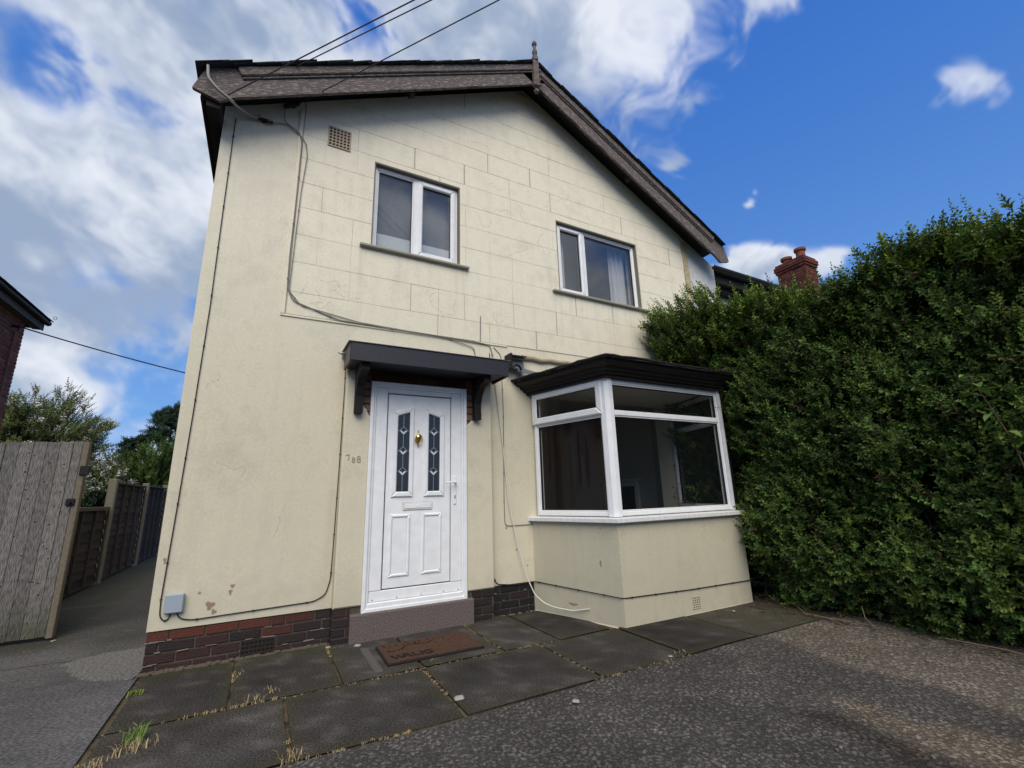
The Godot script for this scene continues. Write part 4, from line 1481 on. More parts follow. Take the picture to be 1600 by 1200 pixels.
func build_left_house() -> void:
	var h := thing("brick_house", "dark red brick house at the left edge with black gutter", "house")
	var wx := -4.5
	var zc := -7.46
	var mb := MB.new()
	mb.span(-12.0, 0.0, zc + 0.01, wx - 0.012, 4.85, 1.0)
	var wall := obj(mb, "wall", mat(lin(0.24, 0.21, 0.18), 0.95, null), h)
	# outward is +x; along runs towards the back
	var xf := Transform3D(Basis(Vector3(0, 0, -1), Vector3.UP, Vector3(1, 0, 0)), Vector3(wx - 0.012, 0, 0))
	bricks(wall, xf, 6.06, -zc, 2.72, 4.78, M.house_bricks, func(u, y): return u > 6.25 + (4.75 - y) * 0.28, 0.0755, 0.010)
	# the rest of the flank in one piece: real bricks, too many to single out
	var rest := MB.new()
	var row := 0
	var y := 0.0
	while y < 4.78:
		var u := -0.9 - (0.1125 if row % 2 == 1 else 0.0)
		while u < -zc:
			var b := minf(u + 0.215, -zc)
			var m := (u + b) * 0.5
			if not (y > 2.70 and m > 6.0) and b - u > 0.03:
				rest.col = Color(1, 1, 1) * rng.randf_range(0.62, 1.15)
				rest.span(wx - 0.03, y, -b, wx - 0.002, y + 0.0655, -u, 0.0)
			u += 0.225
		y += 0.0755
		row += 1
	row = 0
	y = 2.72
	while y < 4.78:
		var u := 6.06 - (0.1125 if row % 2 == 1 else 0.0)
		while u < -zc:
			var a := maxf(u, 6.0)
			var b := minf(u + 0.215, -zc)
			if (a + b) * 0.5 <= 6.25 + (4.75 - (y + 0.0328)) * 0.28 and b - a > 0.02:
				rest.col = Color(1, 1, 1) * rng.randf_range(0.62, 1.15)
				rest.span(wx - 0.03, y, -b, wx - 0.002, y + 0.0655, -a, 0.0)
			u += 0.225
		y += 0.0755
		row += 1
	var bm := mat(lin(0.235, 0.082, 0.060), 0.9, null, 1, null, 0, {"vc": true})
	var ro := obj(rest, "brickwork", bm, wall)
	ro.set_meta("kind", "stuff")
	var so := MB.new()
	so.span(-4.498, 4.782, zc - 0.28, -4.36, 4.81, 1.2)
	so.span(-4.358, 4.77, zc - 0.28, -4.335, 4.95, 1.2)
	obj(so, "eaves_soffit", mat(lin(0.09, 0.085, 0.08), 0.8), h)
	so = MB.new()
	so.span(-12.0, 4.80, zc - 0.28, -4.36, 5.02, zc - 0.25)
	obj(so, "verge_board", M.soffit, h)
	var g := MB.new()
	g.tube([Vector3(-4.29, 4.94, zc - 0.30), Vector3(-4.29, 4.94, 1.2)], 0.058, 10)
	obj(g, "gutter", M.black, h)
	var rf := MB.new()
	rf.prism(PackedVector2Array([Vector2(-4.26, 5.0), Vector2(-8.2, 7.6), Vector2(-12.3, 5.0), Vector2(-12.3, 4.94), Vector2(-8.2, 7.52), Vector2(-4.26, 4.94)]), zc - 0.30, 1.2)
	var roof := obj(rf, "roof", M.tile_roof, h)
	var zz := zc - 0.28
	var k := 0
	while zz < -3.5:
		var t := MB.new()
		t.box(Vector3(-4.33, 5.055 + rng.randf_range(-0.006, 0.006), zz + 0.12), Vector3(0.30, 0.016, 0.232), 0.004, Basis(Vector3(0, 0, 1), -0.56))
		obj(t, "roof_tile", M.tile_roof, roof)
		zz += 0.238
	var ir := MB.new()
	var lp: Array = []
	for q in 10:
		var a := TAU * q / 9.0
		lp.append(Vector3(-4.20 + 0.028 * cos(a), 5.07 + 0.035 * sin(a), zc - 0.28))
	ir.tube(lp, 0.006, 5)
	obj(ir, "verge_clip", M.grey_cable, h)
	var pi := MB.new()
	pi.tube([Vector3(-4.47, 4.50, -7.05), Vector3(-4.47, 2.2, -7.08)], 0.016, 6)
	obj(pi, "wall_conduit", mat(lin(0.16, 0.09, 0.07), 0.8), h)
	var ins := MB.new()
	ins.tube([Vector3(-4.49, 4.58, -6.95), Vector3(-4.38, 4.57, -6.97)], 0.03, 8)
	ins.tube([Vector3(-4.40, 4.60, -6.96), Vector3(-4.40, 4.50, -6.96)], 0.018, 6)
	obj(ins, "cable_bracket", M.black, h)


func build_fence() -> void:
	var f := thing("fence", "dark waney panel fence with pale posts along the side passage", "fence")
	var fx := -2.28
	# panels: start, end, height
	var runs := [[-1.75, -3.52, 1.15], [-3.62, -5.46, 1.17], [-5.68, -7.90, 1.60], [-8.18, -10.2, 1.62], [-10.45, -12.4, 1.63]]
	for r in runs:
		var z0: float = r[0]
		var z1: float = r[1]
		var top: float = r[2]
		var low := top < 1.3
		# upright battens on the near face, capping rail on top
		var nb := 3 if low else 4
		var rail := MB.new()
		rail.span(fx - 0.03, 0.02, z1, fx + 0.02, 0.06, z0, 0.004)
		var panel := obj(rail, "fence_panel", M.fence_slat[0], f)
		for k in nb + 1:
			var z := lerpf(z0 - 0.02, z1 + 0.02, k / float(nb))
			var pm := MB.new()
			pm.span(fx + 0.018, 0.05, z - 0.02, fx + 0.042, top - 0.03, z + 0.02, 0.004)
			obj(pm, "batten", M.fence_slat[2], panel)
		var cap := MB.new()
		cap.span(fx - 0.03, top - 0.028, z1, fx + 0.05, top + (0.03 if low else 0.008), z0, 0.006)
		obj(cap, "capping_rail", M.fence_cap if low else M.fence_slat[2], panel)
		var y := 0.04
		while y < top - 0.05:
			var hgt := rng.randf_range(0.125, 0.15)
			var sm := MB.new()
			# a slat with a wavy lower edge, tilted so each laps the one below
			var n := 6
			var yt := minf(y + hgt + 0.02, top - 0.03)
			for k in n:
				var a := lerpf(z0, z1, k / float(n))
				var b := lerpf(z0, z1, (k + 1) / float(n))
				var wa := 0.014 * sin(a * 3.1 + y * 20.0)
				var wb := 0.014 * sin(b * 3.1 + y * 20.0)
				sm.face([Vector3(fx + 0.017, y + wa, a), Vector3(fx + 0.017, y + wb, b), Vector3(fx - 0.006, yt, b), Vector3(fx - 0.006, yt, a)], Vector3(1, 0, 0))
				sm.face([Vector3(fx - 0.002, y + wa, a), Vector3(fx - 0.002, y + wb, b), Vector3(fx - 0.016, yt, b), Vector3(fx - 0.016, yt, a)], Vector3(-1, 0, 0))
				sm.face([Vector3(fx + 0.017, y + wa, a), Vector3(fx + 0.017, y + wb, b), Vector3(fx - 0.002, y + wb, b), Vector3(fx - 0.002, y + wa, a)], Vector3(0, -1, 0))
			obj(sm, "slat", M.fence_slat[rng.randi() % 3], panel)
			y += hgt
	for q in [[-3.57, 1.2], [-5.57, 1.655], [-8.04, 1.67], [-10.32, 1.70], [-12.5, 1.7]]:
		var pm := MB.new()
		pm.span(fx - 0.055, -0.05, q[0] - 0.055, fx + 0.06, q[1], q[0] + 0.055, 0.012)
		obj(pm, "post", M.fence_post, f)
	# felted shed roof glimpsed over the low panel
	var s := thing("garden_shed", "small dark shed half hidden behind the low fence panel", "shed")
	var sm := MB.new()
	sm.span(-6.4, 0.0, -10.9, -4.4, 1.75, -9.0)
	obj(sm, "wall", M.fence_slat[2], s)
	sm = MB.new()
	sm.prism(PackedVector2Array([Vector2(-6.6, 1.74), Vector2(-4.2, 1.74), Vector2(-4.2, 1.80), Vector2(-5.4, 2.15), Vector2(-6.6, 1.80)]), -11.1, -8.8)
	obj(sm, "roof", M.slate, s)


func build_gate() -> void:
	var g := thing("side_gate", "grey weathered gate of upright boards with black latch, left of the passage", "gate")
	var x := -2.34
	var k := 0
	while x < -1.70:
		var w := minf(0.098, -1.682 - x)
		var bm := MB.new()
		var top := 1.825 + 0.03 * (x + 2.3) / 0.6 + rng.randf_range(-0.005, 0.005)
		var y := 0.03 + rng.randf_range(0.0, 0.012)
		var steps := [y, 0.10, 0.18, 0.28, 0.40, 0.55]
		for i in 6:
			var y0: float = steps[i]
			var y1: float = steps[i + 1] if i < 5 else top
			var e := [0.85, 0.65, 0.45, 0.26, 0.10, 0.0][i] * rng.randf_range(0.7, 1.0) as float
			bm.col = Color(1, 1, 1).lerp(Color(0.33, 0.36, 0.18), e)
			bm.span(x + 0.0015, y0, -1.642, x + w - 0.0015, y1, -1.620, 0.0 if i < 5 else 0.003)
		var b := obj(bm, "board", M.gate_board[k % 3], g)
		b.rotation.z = rng.randf_range(-0.0015, 0.0015)
		x += w
		k += 1
	var em := MB.new()
	em.span(-1.680, 0.02, -1.70, -1.630, 1.845, -1.617, 0.005)
	obj(em, "stile", M.board_edge, g)
	em = MB.new()
	for y in [0.35, 1.0, 1.55]:
		em.span(-2.34, y - 0.045, -1.685, -1.682, y + 0.045, -1.6425, 0.004)
	obj(em, "ledge", M.board_edge, g)
	em = MB.new()
	em.span(-1.722, 1.215, -1.6195, -1.655, 1.285, -1.600, 0.006)
	em.tube([Vector3(-1.69, 1.25, -1.60), Vector3(-1.69, 1.25, -1.575)], 0.014, 8)
	obj(em, "latch", M.black, g)
	em = MB.new()
	em.span(-1.665, 1.51, -1.6165, -1.588, 1.605, -1.598, 0.006)
	em.span(-1.6295, 1.52, -1.66, -1.604, 1.595, -1.62, 0.004)
	obj(em, "bolt", M.black, g)
	em = MB.new()
	for q in 60:
		var p := Vector2(rng.randf_range(-2.32, -1.70), rng.randf_range(0.2, 1.75))
		var r := rng.randf_range(0.004, 0.011)
		var pts := PackedVector2Array()
		for i in 8:
			pts.append(p + Vector2(cos(TAU * i / 8.0) * r, sin(TAU * i / 8.0) * r * 0.8))
		em.prism(pts, -1.63, -1.6192, false)
	obj(em, "knots", M.knot, g)


# ------------------------------------------------------------------ ground
func patch(x0: float, z0: float, x1: float, z1: float, step: float, y: float, bump: float, tint: Callable, nz: FastNoiseLite, skirt := 0.04) -> MB:
	var mb := MB.new()
	var nx := maxi(1, int(ceil((x1 - x0) / step)))
	var nzc := maxi(1, int(ceil((z1 - z0) / step)))
	var hf := func(i: int, j: int) -> Vector3:
		var x := lerpf(x0, x1, i / float(nx))
		var z := lerpf(z0, z1, j / float(nzc))
		return Vector3(x, y + bump * nz.get_noise_2d(x, z), z)
	var grid: Array = []
	for j in nzc + 1:
		var row: Array = []
		for i in nx + 1:
			var p: Vector3 = hf.call(i, j)
			row.append([p, tint.call(p.x, p.z)])
		grid.append(row)
	for j in nzc:
		for i in nx:
			var q := [grid[j][i], grid[j][i + 1], grid[j + 1][i + 1], grid[j + 1][i]]
			for t in [[0, 1, 2], [0, 2, 3]]:
				var a: Vector3 = q[t[0]][0]
				var b: Vector3 = q[t[1]][0]
				var c: Vector3 = q[t[2]][0]
				for e in t:
					mb.v.append(q[e][0])
					mb.n.append(Vector3.UP)
					mb.u.append(Vector2(q[e][0].x, q[e][0].z))
					mb.c.append(q[e][1])
	if skirt > 0.0:
		mb.col = tint.call((x0 + x1) * 0.5, (z0 + z1) * 0.5)
		var c := [Vector3(x0, y, z0), Vector3(x1, y, z0), Vector3(x1, y, z1), Vector3(x0, y, z1)]
		for k in 4:
			var a: Vector3 = c[k]
			var b: Vector3 = c[(k + 1) % 4]
			var o := ((a + b) * 0.5 - Vector3((x0 + x1) * 0.5, y, (z0 + z1) * 0.5))
			var d := Vector3(0, bump * 0.9, 0)
			mb.face([a - d, b - d, b - Vector3(0, skirt, 0), a - Vector3(0, skirt, 0)], o)
	return mb


func seg_dist(p: Vector2, a: Vector2, b: Vector2) -> float:
	return p.distance_to(Geometry2D.get_closest_point_to_segment(p, a, b))


func build_ground() -> void:
	var ramp_tex_grain: Texture2D = M.grain_tex
	var big := noise(0.9, 41, 4)
	var mid := noise(4.0, 42, 4)
	var und := noise(0.7, 43, 2)
	var gm := MB.new()
	gm.face([Vector3(-150, -0.06, -150), Vector3(150, -0.06, -150), Vector3(150, -0.06, 150), Vector3(-150, -0.06, 150)], Vector3.UP)
	tag(obj(gm, "ground", M.earth), "bare earth underlying the whole plot", "", "", "structure")
	# exposed-aggregate drive, worn through to pale bed along the hedge
	var tint := func(x: float, z: float) -> Color:
		var b := big.get_noise_2d(x, z)
		var m := mid.get_noise_2d(x, z)
		var c := Vector3(0.150, 0.142, 0.138) * (1.0 + 0.30 * b + 0.22 * m)
		var edge := 3.62 + 0.28 * maxf(0.0, 2.5 - z) * 0.9 + 0.20 * b + 0.12 * m
		var s := smoothstep(-0.07, 0.06, x - edge + 0.10 * m)
		c = c.lerp(Vector3(0.275, 0.246, 0.213) * (1.0 + 0.18 * m + 0.2 * b), s)
		# the beige scar running towards the street
		var d := seg_dist(Vector2(x, z), Vector2(2.98, 2.78), Vector2(2.95, 4.2)) - 0.10 - 0.16 * clampf(z - 2.8, 0.0, 1.0)
		var s2 := smoothstep(0.07, -0.06, d + 0.16 * m + 0.10 * b)
		c = c.lerp(Vector3(0.31, 0.265, 0.205) * (1.0 + 0.4 * m), s2 * 0.75)
		var d3 := seg_dist(Vector2(x, z), Vector2(2.72, 2.86), Vector2(2.60, 4.2)) - 0.04
		c = c.lerp(Vector3(0.055, 0.042, 0.032), smoothstep(0.12, -0.03, d3 + 0.08 * m) * 0.6)
		return Color(maxf(c.x, 0.015), maxf(c.y, 0.015), maxf(c.z, 0.015))
	var dm := patch(-0.655, 1.835, 5.3, 4.6, 0.045, -0.004, 0.012, tint, und)
	var dv := obj(dm, "drive", M.tarmac)
	tag(dv, "dark exposed aggregate drive in the foreground, paler beside the hedge", "", "", "structure")
	var dm2 := patch(-2.25, 4.602, 5.3, 9.0, 0.5, -0.006, 0.0, tint, und)
	obj(dm2, "drive_end", M.tarmac, dv)
	# loose chippings on the drive
	var ch := MB.new()
	for k in 260:
		var p := Vector3(rng.randf_range(-0.6, 4.6), 0.0, rng.randf_range(1.86, 3.9))
		var r := rng.randf_range(0.0025, 0.007)
		ch.col = Color(0.21, 0.20, 0.185) * rng.randf_range(0.3, 1.0)
		ch.box(p + Vector3(0, -0.004 + r * 0.6 + 0.012 * und.get_noise_2d(p.x, p.z), 0), Vector3(r * 2.4, r * 1.4, r * 1.8), r * 0.4, Basis(Vector3.UP, rng.randf() * TAU))
	var co := obj(ch, "chippings", mat(Color.WHITE, 0.9, null, 1, null, 0, {"vc": true}), dv)
	co.set_meta("kind", "stuff")
	# paving flags in two rows before the house
	var pv := Node3D.new()
	put(pv, "paving")
	tag(pv, "dark stone paving flags with straw coloured weeds in the joints", "", "", "structure")
	var flags := [
		[-0.655, 0.02, -0.085, 0.985], [-0.078, 0.02, 0.565, 0.985], [0.575, 0.02, 1.125, 0.985], [1.135, 0.02, 1.775, 0.985], [1.785, 0.02, 2.30, 0.985], [2.31, 0.02, 2.86, 0.985],
		[-0.655, 1.0, 0.215, 1.82], [0.227, 1.0, 1.105, 1.82], [1.118, 1.0, 2.085, 1.82], [2.095, 1.0, 2.90, 1.82], [2.91, 1.0, 3.72, 1.82], [3.73, 1.0, 4.95, 1.82],
	]
	var gap: Array = []
	for q in flags:
		for e in 2:
			q[e] += 0.006
			q[e + 2] -= 0.006
		var tone := rng.randf_range(0.78, 1.30)
		var ft := func(x: float, z: float) -> Color:
			var b := big.get_noise_2d(x * 1.3, z * 1.3)
			var m := mid.get_noise_2d(x, z)
			var c := Vector3(0.071, 0.064, 0.059) * tone * (1.0 + 0.40 * b + 0.35 * m)
			var e := minf(minf(x - q[0], q[2] - x), minf(z - q[1], q[3] - z))
			# moss and silt gather by the joints
			c = c.lerp(Vector3(0.085, 0.078, 0.046), smoothstep(0.10, 0.0, e + 0.06 * m) * 0.55)
			if z < 0.30 and x < 0.6:
				c = c.lerp(Vector3(0.075, 0.082, 0.042), smoothstep(0.30, 0.05, z + 0.1 * m) * 0.5)
			if x > 3.6 and z < 1.85:
				c = c.lerp(Vector3(0.115, 0.105, 0.078), smoothstep(3.7, 4.2, x + 0.3 * b) * 0.8)
			if m > 0.33:
				c *= 1.35
			return Color(maxf(c.x, 0.012), maxf(c.y, 0.012), maxf(c.z, 0.012))
		var fm := patch(q[0], q[1], q[2], q[3], 0.06, rng.randf_range(-0.004, 0.003), 0.006, ft, und, 0.04)
		obj(fm, "paving_flag", M.slab, pv)
	var bt := func(x: float, z: float) -> Color:
		var m := mid.get_noise_2d(x * 2.5, z * 2.5)
		var s := smoothstep(-0.30, 0.25, m + 0.4 * big.get_noise_2d(x, z))
		var v := Vector3(0.040, 0.034, 0.024).lerp(Vector3(0.125, 0.098, 0.058), s)
		return Color(v.x, v.y, v.z)
	var bed := patch(-0.70, 0.0, 5.2, 1.842, 0.035, -0.013, 0.003, bt, mid, 0.05)
	obj(bed, "bedding", mat(Color.WHITE, 1.0, ramp_tex_grain, 0.5, null, 0, {"vc": true}), pv)
	# rim of cement round the mat
	var rim := MB.new()
	rim.span(0.80, -0.01, 0.30, 0.86, 0.010, 0.90, 0.006)
	obj(rim, "cement_rim", mat(lin(0.085, 0.078, 0.072), 0.95, null), pv)
	# concrete of the side passage
	var at := func(x: float, z: float) -> Color:
		var b := big.get_noise_2d(x, z)
		var m := mid.get_noise_2d(x * 0.6, z * 1.6)
		var c := Vector3(0.150, 0.143, 0.140) * (1.0 + 0.25 * b + 0.22 * m)
		c = c.lerp(Vector3(0.06, 0.058, 0.045), smoothstep(-0.8, -1.5, z + 0.4 * b) * 0.55)
		c = c.lerp(Vector3(0.06, 0.066, 0.04), smoothstep(-1.5, -1.62, x + 0.12 * m) * smoothstep(-0.9, -1.5, z) * 0.5)
		var w := absf(x * 0.5 + z + 2.15 + 0.05 * m)
		c = c.lerp(Vector3(0.17, 0.165, 0.155), smoothstep(0.035, 0.01, w) * 0.45)
		w = absf(x * 0.12 + z + 3.6 + 0.03 * m)
		c = c.lerp(Vector3(0.17, 0.165, 0.155), smoothstep(0.06, 0.02, w) * 0.35)
		return Color(maxf(c.x, 0.012), maxf(c.y, 0.012), maxf(c.z, 0.012))
	var al := Node3D.new()
	put(al, "passage")
	tag(al, "grey concrete side passage between gate and house", "", "", "structure")
	obj(patch(-2.33, -0.74, -0.685, 4.6, 0.06, 0.0, 0.006, at, und), "concrete_slab", M.concrete, al)
	obj(patch(-2.33, -6.6, -0.685, -0.752, 0.08, 0.0, 0.006, at, und), "concrete_slab", M.concrete, al)
	obj(patch(-2.33, -13.0, -0.685, -6.612, 0.25, 0.0, 0.004, at, und), "concrete_slab", M.concrete, al)
	var pm := MB.new()
	var poly := PackedVector2Array([Vector2(-0.69, 0.10), Vector2(-0.80, 0.02), Vector2(-1.05, -0.16), Vector2(-1.16, -0.36), Vector2(-1.28, -0.62), Vector2(-1.20, -0.74), Vector2(-0.95, -0.80), Vector2(-0.69, -0.84)])
	pm.xf = Transform3D(Basis(Vector3(1, 0, 0), Vector3(0, 0, 1), Vector3(0, 1, 0)), Vector3.ZERO)
	pm.col = Color(0.215, 0.204, 0.192)
	var rag := PackedVector2Array()
	for k in poly.size():
		var p0 := poly[k]
		var p1 := poly[(k + 1) % poly.size()]
		for q in 5:
			var s := q / 5.0
			var edge := 0.0 if k == 7 else 0.03
			rag.append(p0.lerp(p1, s) + Vector2(rng.randf_range(-edge, edge), rng.randf_range(-edge, edge)))
	pm.prism(rag, -0.02, 0.007, false)
	obj(pm, "cement_patch", M.concrete, al)
	# soil below the hedge, lawn behind it
	var sm := patch(4.55, -0.2, 6.4, 6.5, 0.06, -0.006, 0.018, func(x, z): return Color(0.05, 0.04, 0.03) * (1.0 + 0.5 * mid.get_noise_2d(x, z)), mid, 0.06)
	tag(obj(sm, "hedge_bed", mat(Color.WHITE, 1.0, null, 1, null, 0, {"vc": true})), "bare soil bed under the hedge", "", "", "structure")
	var lw := MB.new()
	lw.face([Vector3(6.2, -0.03, -0.3), Vector3(16, -0.03, -0.3), Vector3(16, -0.03, 12), Vector3(6.2, -0.03, 12)], Vector3.UP)
	lw.face([Vector3(-40, -0.035, -60), Vector3(-2.30, -0.035, -60), Vector3(-2.30, -0.035, -1.7), Vector3(-40, -0.035, -1.7)], Vector3.UP)
	tag(obj(lw, "lawn", M.lawn), "rough lawn behind the fence and hedge", "", "", "structure")
	build_weeds(und)


# a tuft of blades; cols from root to tip
func tuft(mb: MB, at: Vector3, n: int, h: float, spread: float, c0: Color, c1: Color, w := 0.0035) -> void:
	for k in n:
		var a := rng.randf() * TAU
		var p := at + Vector3(rng.randf_range(-1, 1) * spread, 0, rng.randf_range(-1, 1) * spread)
		var hh := h * rng.randf_range(0.5, 1.1)
		var lean := Vector3(cos(a), 0, sin(a)) * hh * rng.randf_range(0.3, 1.2)
		var side := Vector3(-sin(a), 0, cos(a)) * w
		mb.col = c0.lerp(c1, rng.randf())
		var m := p + lean * 0.4 + Vector3(0, hh * 0.65, 0)
		var t := p + lean + Vector3(0, hh * 0.85, 0)
		var nn := (Vector3.UP + lean).normalized()
		mb.face([p - side, p + side, m + side * 0.7, m - side * 0.7], nn)
		mb.face([m - side * 0.7, m + side * 0.7, t], nn)


func build_weeds(und: FastNoiseLite) -> void:
	var straw0 := Color(0.28, 0.20, 0.10)
	var straw1 := Color(0.42, 0.33, 0.18)
	var dry := MB.new()
	# along the joints: [x0, z0, x1, z1, tufts per metre, height]
	for q in [[-0.66, 0.99, -0.30, 0.99, 26, 0.010], [-0.64, 1.29, -0.3, 1.25, 0, 0.02], [-0.30, 0.99, 0.2, 0.99, 60, 0.020], [0.2, 0.992, 1.3, 0.992, 40, 0.009], [1.3, 0.99, 2.3, 0.99, 34, 0.009], [0.22, 1.6, 0.22, 1.82, 40, 0.018], [1.11, 1.0, 1.11, 1.5, 50, 0.009], [0.57, 0.02, 0.57, 0.35, 60, 0.012], [1.78, 0.15, 1.78, 0.9, 40, 0.009], [2.09, 1.05, 2.09, 1.8, 30, 0.008], [0.25, 1.828, 0.8, 1.828, 42, 0.012], [2.0, 1.828, 2.9, 1.828, 36, 0.010], [-0.08, 0.3, -0.08, 0.5, 60, 0.016], [-0.67, 1.3, -0.66, 1.9, 40, 0.012], [0.60, 0.14, 0.78, 0.14, 50, 0.014], [2.15, 0.02, 2.65, 0.02, 30, 0.010]]:
		var a := Vector3(q[0], -0.004, q[1])
		var b := Vector3(q[2], -0.004, q[3])
		var cnt := int(a.distance_to(b) * q[4])
		for k in cnt:
			if rng.randf() < 0.95:
				tuft(dry, a.lerp(b, rng.randf()) + Vector3(0, 0, rng.randf_range(-0.012, 0.012)), 8, q[5], 0.012, straw0, straw1, 0.0018)
	for q in [[-0.04, 0.40, 0.03, 16], [0.16, 0.84, 0.03, 20], [0.06, 0.95, 0.035, 24], [-0.50, 1.27, 0.045, 60], [-0.42, 1.24, 0.04, 40], [-0.60, 1.36, 0.03, 40], [0.22, 1.80, 0.05, 26], [1.02, 0.96, 0.02, 14], [2.88, 1.76, 0.02, 20]]:
		tuft(dry, Vector3(q[0], 0, q[1]), q[3], q[2], 0.05, straw0, straw1, 0.0022)
	tag(obj(dry, "dry_grass", M.dry_grass), "straw coloured dead grass in the joints of the paving", "grass", "", "stuff")
	for q in [[-0.49, 1.16, 46, 0.085, "green grass clump beside dead straw on the front left flag", Color(0.10, 0.16, 0.035)], [-0.625, 0.40, 60, 0.030, "small bright moss and grass cushion near the house corner", Color(0.14, 0.20, 0.03)], [1.78, 0.20, 26, 0.03, "tiny weed at the right end of the doorstep", Color(0.13, 0.14, 0.04)], [1.22, 0.90, 14, 0.025, "tiny weed at the front edge of the doormat", Color(0.12, 0.13, 0.04)]]:
		var mb := MB.new()
		tuft(mb, Vector3.ZERO, q[2], q[3], 0.045 if q[2] > 40 else 0.02, q[5], q[5] * 1.5, 0.003)
		var o := obj(mb, "weed", M.dry_grass)
		o.position = Vector3(q[0], 0.0, q[1])
		tag(o, q[4], "weed")
	var names := ["white pebble lodged in the joint at the end of a paving flag", "pale chip of stone on the drive in front of the bay", "white pebble at the edge of drive and paving", "white chip at the foot of the bay wall", "crumb of mortar at the corner by the doorstep", "flake of pale mortar under the doorstep", "white scrap at the foot of the gate"]
	var spots := [[1.15, 1.61, 0.030], [1.72, 2.02, 0.022], [2.74, 1.79, 0.017], [4.23, 1.22, 0.02], [0.58, 0.11, 0.02], [0.80, 0.20, 0.026], [-1.60, -1.56, 0.02]]
	for k in spots.size():
		var mb := MB.new()
		var r: float = spots[k][2]
		mb.box(Vector3.ZERO, Vector3(r * 2.0, r * 0.7, r * 1.4), r * 0.3)
		var o := obj(mb, "stone", M.stone)
		o.position = Vector3(spots[k][0], 0.006, spots[k][1])
		o.rotation = Vector3(rng.randf_range(-0.1, 0.1), rng.randf() * TAU, rng.randf_range(-0.1, 0.1))
		tag(o, names[k], "stone")


# ------------------------------------------------------------------ plants
# one leaf: two halves folded along the rib
func leaf(mb: MB, at: Vector3, dir: Vector3, up: Vector3, l: float, w: float, fold := 0.25, droop := 0.12) -> void:
	var side := dir.cross(up).normalized()
	up = side.cross(dir).normalized()
	var base := at
	var mid := at + dir * l * 0.45 - up * l * droop * 0.2
	var tip := at + dir * l - up * l * droop
	for s in [-1.0, 1.0]:
		var e: Vector3 = at + dir * l * 0.42 + side * s * w * 0.5 + up * w * fold
		var e2: Vector3 = at + dir * l * 0.72 + side * s * w * 0.36 + up * (w * fold * 0.8 - l * droop * 0.5)
		var nn: Vector3 = up - side * s * fold
		mb.face([base, mid, e], nn)
		mb.face([mid, e2, e], nn)
		mb.face([mid, tip, e2], nn)


func sprig_mesh(seed_: int, l: float, pairs: int, leaf_l: float, leaf_w: float) -> ArrayMesh:
	var keep := rng
	rng = RandomNumberGenerator.new()
	rng.seed = seed_
	var mb := MB.new()
	mb.col = Color(0.55, 0.50, 0.34)
	mb.tube([Vector3.ZERO, Vector3(0.0, l * 0.5, 0.01), Vector3(0.01, l, 0.0)], 0.0022, 3, 0.001)
	for k in pairs:
		var y := l * (0.12 + 0.86 * k / pairs)
		var a := k * 1.57 + rng.randf_range(-0.4, 0.4)
		var t := k / float(pairs)
		for s in 2:
			var b := a + PI * s
			var d := Vector3(cos(b), 0.55 + 0.5 * t + rng.randf_range(-0.35, 0.25), sin(b)).normalized()
			mb.col = Color(1, 1, 1) * rng.randf_range(0.75, 1.2)
			if t > 0.75:
				mb.col = Color(1.35, 1.3, 0.9)
			leaf(mb, Vector3(0, y, 0), d, Vector3(rng.randf_range(-0.5, 0.5), 1, rng.randf_range(-0.5, 0.5)), leaf_l * rng.randf_range(0.7, 1.1) * (1.0 - 0.35 * t), leaf_w * rng.randf_range(0.8, 1.1) * (1.0 - 0.3 * t))
	mb.col = Color(1.4, 1.35, 0.9)
	leaf(mb, Vector3(0, l, 0), Vector3(0.2, 1, 0.1).normalized(), Vector3(0.4, 0.3, 1), leaf_l * 0.6, leaf_w * 0.6)
	rng = keep
	return mb.mesh()


func scatter(called: String, mesh: Mesh, m: Material, xfs: Array, cols: Array, parent: Node) -> MultiMeshInstance3D:
	var mm := MultiMesh.new()
	mm.transform_format = MultiMesh.TRANSFORM_3D
	mm.use_colors = true
	mm.mesh = mesh
	mm.instance_count = xfs.size()
	for i in xfs.size():
		mm.set_instance_transform(i, xfs[i])
		mm.set_instance_color(i, cols[i])
	var o := MultiMeshInstance3D.new()
	o.multimesh = mm
	o.material_override = m
	put(o, called, parent)
	o.set_meta("kind", "stuff")
	return o


func along(dir: Vector3, roll: float, s: float) -> Basis:
	dir = dir.normalized()
	var a := dir.cross(Vector3(0.31, 0.2, 0.93)).normalized()
	var b := a.cross(dir).normalized()
	return Basis(a, dir, b).rotated(dir, roll).scaled(Vector3(s, s, s))


func hedge_top(z: float) -> float:
	var k := [[-0.5, 3.62], [0.4, 3.42], [0.95, 3.32], [1.55, 3.22], [2.15, 3.00], [2.5, 3.02], [2.8, 3.22], [3.2, 3.18], [3.5, 3.02], [4.0, 3.06], [6.5, 3.0]]
	for i in k.size() - 1:
		if z < k[i + 1][0]:
			return lerpf(k[i][1], k[i + 1][1], clampf((z - k[i][0]) / (k[i + 1][0] - k[i][0]), 0.0, 1.0))
	return 3.4


